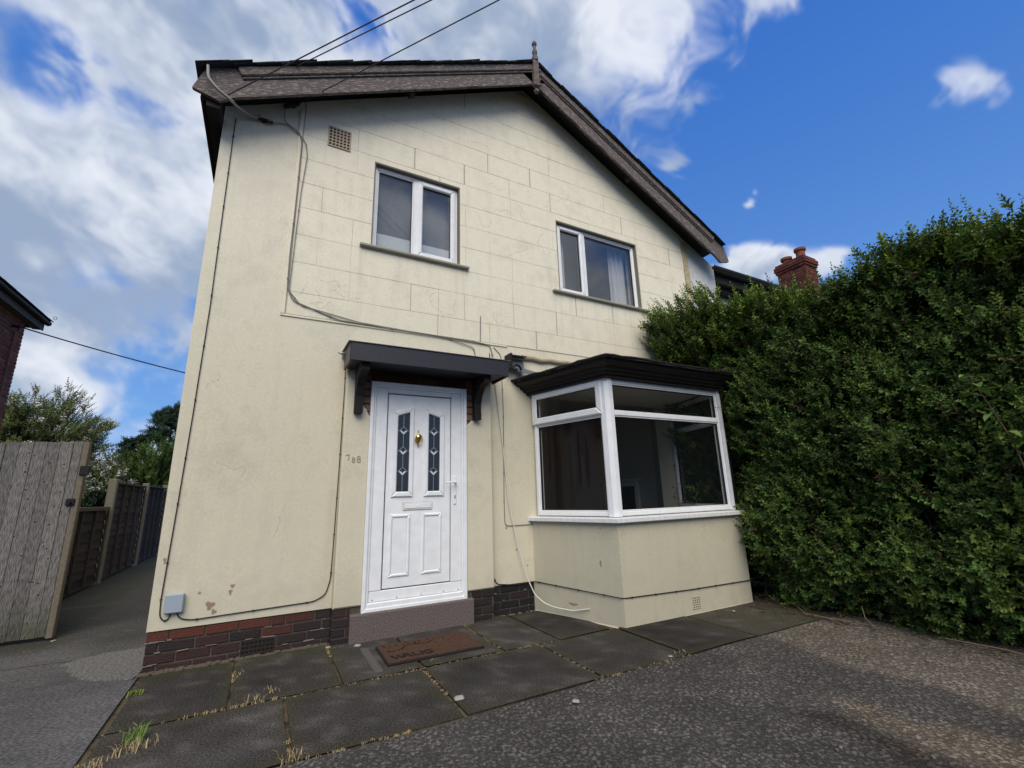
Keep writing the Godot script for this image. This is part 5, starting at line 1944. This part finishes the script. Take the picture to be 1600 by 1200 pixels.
func build_hedge() -> void:
	var hd := thing("hedge", "tall unclipped dark green privet hedge along the right boundary", "hedge")
	var lump := noise(0.9, 51, 3)
	var fine := noise(2.6, 52, 2)
	var front := func(z: float, y: float) -> float:
		var x := 4.86 + 0.20 * lump.get_noise_2d(z * 1.2, y * 1.2) + 0.14 * fine.get_noise_2d(z, y)
		x += 0.16 * smoothstep(0.7, 0.0, y)
		x -= 0.06 * smoothstep(1.0, 1.6, y) * smoothstep(2.6, 1.8, y)
		if z < 1.3:
			x += 0.20 * smoothstep(1.3, 0.9, z) * smoothstep(2.75, 2.35, y)
			x -= 0.18 * smoothstep(1.2, 0.5, z) * smoothstep(2.8, 3.1, y)
		return x
	var meshes := [sprig_mesh(1, 0.20, 6, 0.058, 0.029), sprig_mesh(2, 0.16, 5, 0.064, 0.033), sprig_mesh(3, 0.25, 8, 0.050, 0.024), sprig_mesh(4, 0.13, 5, 0.070, 0.036)]
	var xfs: Array = [[], [], [], []]
	var cols: Array = [[], [], [], []]
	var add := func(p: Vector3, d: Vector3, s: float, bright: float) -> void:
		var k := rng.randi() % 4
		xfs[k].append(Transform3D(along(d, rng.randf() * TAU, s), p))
		var g: float = bright * rng.randf_range(0.65, 1.3) * (1.0 + 0.75 * fine.get_noise_3d(p.x * 1.5, p.y * 1.5, p.z * 1.5))  # bright lifts the upper sprigs: young growth, with top light put in the colour
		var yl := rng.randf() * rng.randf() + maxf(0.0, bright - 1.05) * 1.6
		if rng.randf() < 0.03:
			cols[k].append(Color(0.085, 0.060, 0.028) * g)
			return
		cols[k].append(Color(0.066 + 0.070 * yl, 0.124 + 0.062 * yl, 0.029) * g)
	# the face towards the drive, densest at its skin
	var n := 0
	while n < 12000:
		var z := rng.randf_range(0.05, 6.0)
		if z > 4.4 and rng.randf() < 0.6:
			continue
		var y := pow(rng.randf(), 0.85) * hedge_top(z)
		if y < 0.04 + 0.2 * rng.randf():
			continue
		var cl := fine.get_noise_3d(z * 1.3, y * 1.3, 7.0)
		if rng.randf() > 0.68 + cl * 1.7:
			continue
		n += 1
		var deep := absf(rng.randfn(0.0, 0.12))
		var p := Vector3(front.call(z, y) + deep, y, z)
		var d := Vector3(-1.0 + rng.randf_range(-0.4, 0.5), 0.75 + rng.randf_range(-0.7, 0.7), rng.randf_range(-0.9, 0.9))
		add.call(p, d, rng.randf_range(0.75, 1.15), 1.0)
	for k in 1100:
		var z := rng.randf_range(1.0, 5.0)
		var y := 0.02 + 0.55 * rng.randf()
		add.call(Vector3(front.call(z, y) - 0.10 + absf(rng.randfn(0.0, 0.12)), y, z), Vector3(-1.0, rng.randf_range(-0.5, 0.7), rng.randf_range(-0.8, 0.8)), rng.randf_range(0.7, 1.0), 0.95)
	# the top and the far side
	n = 0
	while n < 7000:
		var z := rng.randf_range(-0.25, 6.0)
		var x := rng.randf_range(4.72 if z > 0.12 else 5.2, 6.1)
		var h := hedge_top(z) + 0.16 * lump.get_noise_2d(x * 1.5, z * 1.5) - 0.10 * smoothstep(5.6, 6.1, x)
		n += 1
		var p := Vector3(x, h - absf(rng.randfn(0.0, 0.14)), z)
		if z < 0.12 and x < 5.8 and p.z < 0.08:
			p.z = 0.08 + rng.randf() * 0.1
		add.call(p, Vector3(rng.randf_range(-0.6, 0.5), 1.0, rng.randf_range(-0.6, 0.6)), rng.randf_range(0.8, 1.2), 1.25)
	for k in 1500:
		var z := rng.randf_range(0.1, 6.0)
		var y := rng.randf_range(0.2, hedge_top(z))
		add.call(Vector3(rng.randf_range(5.9, 6.2), y, z), Vector3(1.0, 0.6, rng.randf_range(-0.8, 0.8)), 1.0, 1.0)
	# loose shoots that break the outline
	for k in 220:
		var z := rng.randf_range(0.1, 4.6)
		var x := rng.randf_range(4.66, 5.7)
		var h := hedge_top(z) + 0.14 * lump.get_noise_2d(x * 1.5, z * 1.5) - 0.05
		var d := Vector3(rng.randf_range(-0.35, 0.2), 1.0, rng.randf_range(-0.3, 0.3))
		var L := rng.randf_range(0.35, 0.85)
		for q in 3:
			if q * 0.14 * L < 0.42 * L:
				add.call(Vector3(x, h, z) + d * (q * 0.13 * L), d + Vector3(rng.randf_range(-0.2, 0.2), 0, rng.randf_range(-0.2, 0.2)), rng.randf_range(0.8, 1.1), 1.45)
	# shoots leaning out over the bay roof and the facade
	for k in 420:
		var z := rng.randf_range(0.12, 1.25)
		var y := rng.randf_range(2.80, 3.58)
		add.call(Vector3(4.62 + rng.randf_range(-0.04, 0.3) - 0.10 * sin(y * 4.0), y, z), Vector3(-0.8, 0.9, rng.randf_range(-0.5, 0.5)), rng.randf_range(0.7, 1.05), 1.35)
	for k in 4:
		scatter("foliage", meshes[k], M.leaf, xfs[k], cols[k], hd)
	# solid dark core for the inner twigs, hedge shade put in its colour
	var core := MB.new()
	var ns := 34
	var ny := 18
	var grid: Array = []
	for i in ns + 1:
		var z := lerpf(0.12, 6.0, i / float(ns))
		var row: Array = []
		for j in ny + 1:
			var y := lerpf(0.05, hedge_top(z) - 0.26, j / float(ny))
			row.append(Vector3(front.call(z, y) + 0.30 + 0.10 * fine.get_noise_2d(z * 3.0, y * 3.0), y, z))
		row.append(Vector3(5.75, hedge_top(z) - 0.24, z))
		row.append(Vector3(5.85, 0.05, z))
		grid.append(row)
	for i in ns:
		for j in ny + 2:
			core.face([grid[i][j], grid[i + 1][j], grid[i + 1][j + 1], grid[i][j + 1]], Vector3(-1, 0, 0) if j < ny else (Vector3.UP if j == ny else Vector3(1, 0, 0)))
	obj(core, "dark_core", mat(lin(0.028, 0.022, 0.016), 1.0), hd)
	for k in 14:
		var z := 0.2 + k * 0.4 + rng.randf_range(-0.04, 0.04)
		var x := rng.randf_range(5.0, 5.3)
		var p := Vector3(x, -0.02, z)
		var pts: Array = [p]
		for q in 4:
			p += Vector3(rng.randf_range(-0.10, 0.06), 0.28, rng.randf_range(-0.09, 0.09))
			pts.append(p)
		var mb := MB.new()
		mb.tube(pts, rng.randf_range(0.006, 0.014), 5, 0.003)
		obj(mb, "stem", M.twig if k % 3 == 0 else M.bark, hd)
	# low runners of leaves at the foot
	var runs: Array = []
	# dead leaves along the foot
	var litter := MB.new()
	for k in 900:
		var q := rng.randf()
		var p := Vector3(4.30 + 0.9 * pow(rng.randf(), 0.6), 0.012 + rng.randf() * 0.02, 0.9 + 4.0 * q)
		if p.z < 1.15 and p.x < 4.85:
			continue
		litter.col = [Color(0.09, 0.06, 0.03), Color(0.13, 0.09, 0.05), Color(0.05, 0.04, 0.025), Color(0.07, 0.08, 0.03)][rng.randi() % 4]
		var a := rng.randf() * TAU
		leaf(litter, p, Vector3(cos(a), rng.randf_range(-0.1, 0.4), sin(a)).normalized(), Vector3.UP, rng.randf_range(0.02, 0.045), rng.randf_range(0.01, 0.02))
	tag(obj(litter, "leaf_litter", M.dry_grass), "brown dead leaves and litter along the foot of the hedge", "leaves", "", "stuff")
	# fallen twigs at the foot of the hedge
	var tn := ["long pale twig lying on the soil beside the bay", "pale forked twig at the edge of the drive below the hedge", "short curved twig under the hedge", "thin dry stalk at the hedge foot near the right edge"]
	var tp := [[Vector3(5.25, 0.02, 1.0), Vector3(4.95, 0.05, 1.35), Vector3(4.62, 0.012, 1.72)], [Vector3(4.66, 0.012, 1.66), Vector3(4.60, 0.03, 1.95), Vector3(4.70, 0.02, 2.25)], [Vector3(4.86, 0.12, 2.08), Vector3(4.72, 0.06, 2.16), Vector3(4.60, 0.01, 2.30)], [Vector3(4.70, 0.03, 2.7), Vector3(4.64, 0.05, 3.05), Vector3(4.60, 0.03, 3.4)]]
	for k in 4:
		var mb := MB.new()
		mb.tube(tp[k], 0.006, 5, 0.003)
		if k == 1:
			mb.tube([Vector3(4.61, 0.03, 1.9), Vector3(4.52, 0.01, 2.1), Vector3(4.55, 0.012, 2.22)], 0.004, 5, 0.002)
		tag(obj(mb, "fallen_twig", mat(lin(0.20, 0.15, 0.095), 0.95)), tn[k], "twig")
	# a sapling with broad leaves pushing out of the hedge at the right
	var sp := thing("sapling", "broad leaved sapling poking from the hedge at the right edge", "plant", Vector3(4.62, 0.0, 3.40))
	var sm := MB.new()
	sm.tube([Vector3(0.1, 0, 0.05), Vector3(0.02, 0.9, 0.03), Vector3(-0.06, 1.45, 0.0), Vector3(-0.30, 1.92, -0.06)], 0.009, 6, 0.003)
	sm.tube([Vector3(-0.06, 1.45, 0.0), Vector3(-0.22, 1.62, 0.20), Vector3(-0.28, 1.70, 0.36)], 0.005, 6, 0.002)
	obj(sm, "stem", M.twig, sp)
	for q in 26:
		var t := q / 25.0
		var base: Vector3
		if q % 3 != 2:
			base = Vector3(-0.04, 1.40, 0.0).lerp(Vector3(-0.30, 1.92, -0.06), t)
		else:
			base = Vector3(-0.06, 1.45, 0.0).lerp(Vector3(-0.28, 1.70, 0.36), t)
		var a := q * 2.4
		var lb := MB.new()
		lb.col = Color(0.125, 0.215, 0.050) * rng.randf_range(0.7, 1.25)
		leaf(lb, base, Vector3(cos(a) * 0.8 - 0.35, 0.15 + rng.randf_range(-0.5, 0.2), sin(a) * 0.8).normalized(), Vector3.UP, rng.randf_range(0.10, 0.145), rng.randf_range(0.048, 0.066), 0.18, 0.25)
		obj(lb, "leaf", M.leaf, sp)


func limb_tree(called: String, label: String, at: Vector3, ctr: Vector3, rad: Vector3, limbs: int, tuftsn: int, mesh: Mesh, m: Material, base: Color, vary: float, seed_: int, arch: float, scale_: float, blossom := 0.0) -> Node3D:
	var t := thing(called, label, "tree", at, "")
	var r := RandomNumberGenerator.new()
	r.seed = seed_
	var tm := MB.new()
	tm.tube([Vector3.ZERO, Vector3(0.05, ctr.y * 0.35, 0.02), Vector3(0.0, ctr.y * 0.7, 0)], 0.14, 8, 0.08)
	obj(tm, "trunk", M.bark, t)
	var lm := MB.new()
	var xfs: Array = []
	var cols: Array = []
	var bx: Array = []
	var bc: Array = []
	for k in limbs:
		var a := r.randf() * TAU
		var e := asin(r.randf_range(-0.45, 0.97))
		var d := Vector3(cos(a) * cos(e), sin(e), sin(a) * cos(e))
		var reach := r.randf_range(0.72, 1.10)
		var end := ctr + Vector3(d.x * rad.x, d.y * rad.y, d.z * rad.z) * reach
		var start := Vector3(0, ctr.y * r.randf_range(0.35, 0.8), 0)
		var mid := start.lerp(end, 0.5) + Vector3(0, arch * rad.y * 0.3, 0)
		var pts: Array = []
		for q in 7:
			var s := q / 6.0
			pts.append(start.lerp(mid, s).lerp(mid.lerp(end, s), s))
		lm.tube(pts, 0.035, 4, 0.006)
		var light := r.randf_range(0.6, 1.3)
		for q in tuftsn:
			var s := 1.0 - pow(r.randf(), 1.3) * 0.62
			var p := start.lerp(mid, s).lerp(mid.lerp(end, s), s)
			var dir := (mid.lerp(end, s) - start.lerp(mid, s)).normalized()
			p += Vector3(r.randfn(), r.randfn(), r.randfn()) * 0.11 * rad.x * (1.05 - s * 0.7)
			dir = (dir + Vector3(r.randf_range(-0.6, 0.6), r.randf_range(-0.3, 0.5), r.randf_range(-0.6, 0.6))).normalized()
			var g := light * r.randf_range(1.0 - vary, 1.0 + vary)
			if blossom > 0.0 and r.randf() < blossom:
				bx.append(Transform3D(along(dir, r.randf() * TAU, scale_ * r.randf_range(0.7, 1.1)), p + Vector3(0, 0.05, 0)))
				bc.append(Color(1, 1, 1) * r.randf_range(0.6, 1.0))
			xfs.append(Transform3D(along(dir, r.randf() * TAU, scale_ * r.randf_range(0.7, 1.2)), p))
			cols.append(base * g)
	obj(lm, "limbs", M.bark, t)
	scatter("crown", mesh, m, xfs, cols, t)
	if bx.size() > 0:
		scatter("blossom", blossom_mesh(), M.blossom, bx, bc, t)
	return t


func blossom_mesh() -> ArrayMesh:
	var mb := MB.new()
	var r := RandomNumberGenerator.new()
	r.seed = 8
	for k in 9:
		var p := Vector3(r.randf_range(-0.05, 0.05), 0.02 + k * 0.02, r.randf_range(-0.05, 0.05))
		mb.box(p, Vector3(0.045, 0.018, 0.045), 0.0, Basis(Vector3(0.3, 1, 0.2).normalized(), r.randf() * 3.0))
	return mb.mesh()


func build_trees() -> void:
	var s1 := sprig_mesh(21, 0.30, 6, 0.075, 0.045)
	limb_tree("hawthorn_tree", "arching pale green tree dotted with white blossom above the gate", Vector3(-6.9, 0, -16.0), Vector3(0.15, 3.05, 0), Vector3(1.75, 2.05, 1.6), 210, 34, s1, M.leaf_matt, Color(0.145, 0.175, 0.062), 0.4, 61, 0.5, 1.0, 0.10)
	limb_tree("blossom_tree", "low rounded shrub covered in white blossom behind the fence", Vector3(-4.55, 0, -14.5), Vector3(0.0, 1.75, 0), Vector3(0.80, 0.85, 0.8), 80, 20, s1, M.leaf_matt, Color(0.11, 0.15, 0.045), 0.35, 62, 0.3, 0.8, 0.42)
	limb_tree("green_tree", "bushy mid green tree between the blossom shrub and house corner", Vector3(-3.45, 0, -15.2), Vector3(0.0, 2.15, 0), Vector3(1.05, 1.25, 1.0), 110, 24, s1, M.leaf_matt, Color(0.095, 0.155, 0.036), 0.4, 63, 0.2, 0.9, 0.02)
	limb_tree("far_tree", "dim tree far behind the shed, low on the skyline", Vector3(-7.2, 0, -24.0), Vector3(0.0, 2.3, 0), Vector3(3.0, 1.7, 1.6), 90, 22, s1, M.leaf_matt, Color(0.04, 0.06, 0.024), 0.3, 64, 0.2, 1.5)
	# two dark conifers
	var cm := MB.new()
	var r := RandomNumberGenerator.new()
	r.seed = 5
	for k in 22:
		var y := 0.01 + 0.30 * k / 22.0
		var a := k * 2.4
		cm.col = Color(1, 1, 1) * r.randf_range(0.7, 1.2)
		leaf(cm, Vector3(0, y, 0), Vector3(cos(a) * 0.8, 0.9, sin(a) * 0.8).normalized(), Vector3(0.1, 1, 0.2), 0.11, 0.028, 0.1, 0.3)
	var needle := cm.mesh()
	for q in [["tall dark conifer rising beside the house corner", -4.05, -21.0, 5.75, 1.75, 62], ["small pointed conifer left of the taller dark one", -5.35, -21.5, 4.35, 0.62, 34]]:
		var t := thing("conifer_tree", q[0], "tree", Vector3(q[1], 0, q[2]))
		var tm := MB.new()
		tm.tube([Vector3.ZERO, Vector3(0, q[3] * 0.95, 0)], 0.15, 7, 0.02)
		obj(tm, "trunk", M.bark, t)
		var xfs: Array = []
		var cols: Array = []
		var lm := MB.new()
		for k in q[5]:
			var f := pow(r.randf(), 0.75)
			var y: float = q[3] * (0.22 + 0.76 * f)
			var len_: float = q[4] * (1.06 - f) * r.randf_range(0.7, 1.2) + 0.10
			var a := r.randf() * TAU
			var d := Vector3(cos(a), 0.12, sin(a))
			var end := Vector3(0, y, 0) + d * len_
			lm.tube([Vector3(0, y, 0), end], 0.02, 4, 0.006)
			var nn := 14 + int(len_ * 26.0)
			for i in nn:
				var s := 0.25 + 0.75 * r.randf()
				var p := Vector3(0, y, 0).lerp(end, s) + Vector3(r.randfn() * 0.10, -absf(r.randfn()) * 0.10, r.randfn() * 0.10)
				xfs.append(Transform3D(along(d + Vector3(r.randf_range(-0.7, 0.7), r.randf_range(-0.5, 0.7), r.randf_range(-0.7, 0.7)), r.randf() * TAU, r.randf_range(0.7, 1.3)), p))
				cols.append(Color(0.030, 0.056, 0.030) * r.randf_range(0.6, 1.35))
		obj(lm, "limbs", M.bark, t)
		scatter("crown", needle, M.leaf_matt, xfs, cols, t)


# ------------------------------------------------------------------ small things
func v3(a: Array, z: float) -> Array:
	var o: Array = []
	for p in a:
		o.append(Vector3(p[0], p[1], p[2] if p.size() > 2 else z))
	return o


func build_cables() -> void:
	cable("wall_cable", "black clipped cable down the left edge of the facade to grey box", v3([[-0.58, 4.90], [-0.582, 4.6], [-0.579, 3.86], [-0.573, 2.89], [-0.585, 1.91], [-0.60, 1.19], [-0.618, 0.49], [-0.612, 0.385], [-0.581, 0.347], [-0.552, 0.363], [-0.546, 0.415]], 0.008), 0.0043, M.black_cable, 0.42)
	cable("wall_cable", "black clipped cable from grey box along the plinth up beside the door", v3([[-0.519, 0.415], [-0.485, 0.352], [-0.404, 0.333], [-0.239, 0.338], [0.454, 0.356], [0.545, 0.40], [0.577, 0.52], [0.580, 0.767, 0.03], [0.588, 1.544, 0.04], [0.590, 2.272, 0.05], [0.585, 2.50, 0.06], [0.63, 2.60, 0.05]], 0.008), 0.0045, M.black_cable, 0.36)
	var z := 0.008
	cable("wall_cable", "black clipped cable from right of the door round the bay base", [Vector3(2.165, 2.80, z), Vector3(2.160, 2.3, z), Vector3(2.148, 1.705, z), Vector3(2.143, 1.024, z), Vector3(2.145, 0.42, z), Vector3(2.20, 0.302, z), Vector3(2.40, 0.275, z), Vector3(2.655, 0.282, 0.012), Vector3(2.955, 0.25, 1.066), Vector3(3.85, 0.226, 1.068), Vector3(4.775, 0.216, 1.068)], 0.0047, M.black_cable, 0.28)
	cable("wall_cable", "grey cable from white clamp down the bead and over the canopy", v3([[-0.29, 4.965, 0.03], [-0.127, 5.02], [-0.012, 4.96, 0.02], [0.022, 4.846, 0.02], [0.020, 4.264, 0.02], [0.010, 3.534, 0.02], [0.016, 3.193, 0.02], [0.078, 3.065, 0.018], [0.506, 2.935, 0.018], [1.221, 2.925, 0.02], [1.967, 2.915, 0.02], [2.17, 2.90, 0.012], [2.20, 2.78, 0.012]], 0.014), 0.0055, M.grey_cable, 0.6)
	cable("wall_cable", "thin grey cable from black anchor looping beside the bead", v3([[-0.171, 5.18, 0.04], [-0.16, 5.03, 0.03], [-0.05, 4.975, 0.025], [0.057, 4.861, 0.022], [0.082, 4.71, 0.02], [0.055, 4.274, 0.018], [0.040, 3.538, 0.018], [0.034, 3.16, 0.018], [0.149, 3.03, 0.018], [0.69, 2.945, 0.018], [1.656, 2.912, 0.018], [1.966, 2.84, 0.012], [2.005, 2.62, 0.012]], 0.014), 0.0045, M.grey_cable, 0.9)
	cable("wall_cable", "thin painted cable dropping between the door and bay window", v3([[2.22, 2.88], [2.312, 2.80], [2.318, 2.5], [2.327, 2.148], [2.310, 1.152], [2.312, 0.90], [2.34, 0.872], [2.66, 0.872]], 0.007), 0.0042, M.grey_cable, 0.35)
	cable("loose_cable", "loose white cable drooping to the foot of the bay wall", v3([[2.20, 2.60, 0.02], [2.24, 2.30, 0.02], [2.30, 1.77, 0.02], [2.36, 1.083, 0.025], [2.46, 0.616, 0.04]], 0.03) + [Vector3(2.535, 0.33, 0.07), Vector3(2.59, 0.17, 0.12), Vector3(2.645, 0.10, 0.22), Vector3(2.70, 0.075, 0.34), Vector3(2.78, 0.07, 0.52), Vector3(2.85, 0.11, 0.70)], 0.0055, M.white_cable)
	cable("painted_wire", "short painted wire standing above the door canopy", v3([[2.052, 3.242], [2.045, 2.935]], 0.014), 0.005, M.grey_cable)
	cable("eaves_cable", "thick pale cable looping from the bargeboard end to white clamp", [Vector3(-0.80, 5.07, 0.37), Vector3(-0.785, 4.94, 0.37), Vector3(-0.70, 4.855, 0.36), Vector3(-0.60, 4.83, 0.31), Vector3(-0.555, 4.90, 0.17), Vector3(-0.49, 4.945, 0.08), Vector3(-0.40, 4.955, 0.04)], 0.013, mat(lin(0.33, 0.31, 0.28), 0.6))
	var c := thing("cable_clamp", "pale metal cable clamp on the upper left of the facade", "clamp", Vector3(-0.345, 4.965, 0.035))
	var mb := MB.new()
	mb.box(Vector3.ZERO, Vector3(0.17, 0.026, 0.03), 0.006)
	mb.box(Vector3(0.0, 0.0, -0.02), Vector3(0.04, 0.02, 0.03), 0.003)
	obj(mb, "body", M.dark_wood, c)
	mb = MB.new()
	mb.box(Vector3(-0.05, 0.004, 0.012), Vector3(0.05, 0.02, 0.014), 0.004)
	mb.box(Vector3(0.055, 0.004, 0.012), Vector3(0.03, 0.022, 0.014), 0.004)
	mb.tube([Vector3(-0.04, 0.0, 0.01), Vector3(-0.04, 0.04, 0.01)], 0.006, 6)
	obj(mb, "jaws", M.came, c)
	var a := thing("cable_anchor", "black cable anchor under the bargeboard near the bead", "clamp", Vector3(-0.11, 5.235, 0.055))
	mb = MB.new()
	mb.box(Vector3.ZERO, Vector3(0.17, 0.038, 0.04), 0.01, Basis(Vector3(0, 0, 1), 0.62))
	mb.tube([Vector3(-0.07, 0.0, 0.0), Vector3(-0.10, 0.07, 0.01), Vector3(-0.11, 0.11, 0.0)], 0.004, 5)
	mb.tube([Vector3(0.05, 0.03, 0.0), Vector3(0.02, 0.02, -0.05)], 0.01, 6)
	obj(mb, "body", M.black, a)
	for q in [["left overhead cable slanting up from the bargeboard", Vector3(-0.62, 4.84, 0.355), Vector3(0.70, 5.02, 1.8)], ["middle overhead cable slanting up from the roof verge", Vector3(-0.10, 5.46, 0.33), Vector3(0.94, 5.55, 1.5)], ["right overhead cable slanting up from black anchor", Vector3(-0.05, 5.275, 0.06), Vector3(1.46, 5.50, 1.8)]]:
		var d: Vector3 = q[2] - q[1]
		var far: Vector3 = q[1] + d * 14.0
		cable("overhead_cable", q[0], [q[1], q[2], far], 0.0060, mat(lin(0.05, 0.04, 0.045), 0.6))
	cable("overhead_cable", "sagging dark cable from brick house to behind the cream one", [Vector3(-4.39, 4.575, -6.97), Vector3(-0.2, 3.98, -8.4)], 0.013, M.black_cable, 0.0, null, 0.07)


func build_small() -> void:
	var b := thing("utility_box", "small grey plastic cable box low at the left of the facade", "box", Vector3(-0.530, 0.468, 0.0))
	var mb := MB.new()
	mb.box(Vector3(0, 0, 0.012), Vector3(0.115, 0.128, 0.022), 0.003)
	obj(mb, "back_plate", M.grey_box, b)
	mb = MB.new()
	mb.box(Vector3(0, 0.001, 0.034), Vector3(0.122, 0.136, 0.026), 0.008)
	obj(mb, "cover", M.grey_box, b)
	# doormat
	var m := thing("doormat", "worn brown coir doormat with dark lettering in front of the step", "doormat", Vector3(1.29, 0.0, 0.61))
	m.rotation.y = -0.02
	mb = MB.new()
	mb.span(-0.385, 0.004, -0.238, 0.385, 0.020, 0.232, 0.004)
	obj(mb, "backing", M.mat_edge, m)
	mb = MB.new()
	var n := 24
	for i in n:
		for j in 14:
			var x0 := lerpf(-0.372, 0.372, i / float(n))
			var x1 := lerpf(-0.372, 0.372, (i + 1) / float(n))
			var z0 := lerpf(-0.225, 0.219, j / 14.0)
			var z1 := lerpf(-0.225, 0.219, (j + 1) / 14.0)
			mb.box(Vector3((x0 + x1) * 0.5, 0.020 + rng.randf_range(-0.0025, 0.0025), (z0 + z1) * 0.5), Vector3(x1 - x0 + 0.004, 0.014, z1 - z0 + 0.004), 0.002)
	obj(mb, "coir_pile", M.coir, m)
	# remains of the printed words and of a trailing line
	var words := [["W", -0.335], ["A", -0.255], ["L", -0.185], ["K", -0.125], ["I", -0.055]]
	for k in words.size():
		var tm := TextMesh.new()
		tm.text = words[k][0]
		tm.font = SystemFont.new()
		tm.font.font_names = PackedStringArray(["Droid Sans"])
		tm.font.font_weight = 700
		tm.font_size = 64
		tm.pixel_size = 0.00185
		tm.depth = 0.004
		tm.horizontal_alignment = HORIZONTAL_ALIGNMENT_LEFT
		tm.vertical_alignment = VERTICAL_ALIGNMENT_BOTTOM
		var o := obj(tm, "printed_letter", M.mat_print, m)
		o.transform = Transform3D(Basis(Vector3(1, 0, 0), Vector3(0, 0, -1), Vector3(0, 1, 0)), Vector3(words[k][1], 0.0285, 0.205))
	mb = MB.new()
	var line: Array = []
	for k in 20:
		var s := k / 19.0
		line.append(Vector3(lerpf(-0.33, 0.05, s), 0.0245, -0.03 - 0.10 * s + 0.035 * sin(s * 9.0)))
	mb.tube(line, 0.0075, 5)
	for k in 9:
		mb.box(Vector3(-0.33 + k * 0.05 + rng.randf_range(-0.01, 0.01), 0.0245, -0.155 + rng.randf_range(-0.02, 0.02)), Vector3(0.012, 0.009, rng.randf_range(0.03, 0.07)), 0.002, Basis(Vector3.UP, rng.randf_range(-0.5, 0.5)))
	for k in 7:
		mb.box(Vector3(0.08 + k * 0.04, 0.0245, -0.16 + rng.randf_range(-0.03, 0.03)), Vector3(0.010, 0.008, rng.randf_range(0.02, 0.06)), 0.002, Basis(Vector3.UP, rng.randf_range(-0.5, 0.5)))
	obj(mb, "worn_print", M.mat_print, m)


func _ready() -> void:
	rng.seed = 20240607
	make_materials()
	make_world()
	M.gate_board = []
	for b in M.board:
		var g: StandardMaterial3D = b.duplicate()
		g.vertex_color_use_as_albedo = true
		M.gate_board.append(g)
	build_ground()
	build_house()
	build_right_house()
	build_left_house()
	build_fence()
	build_gate()
	build_hedge()
	build_trees()
	build_cables()
	build_small()
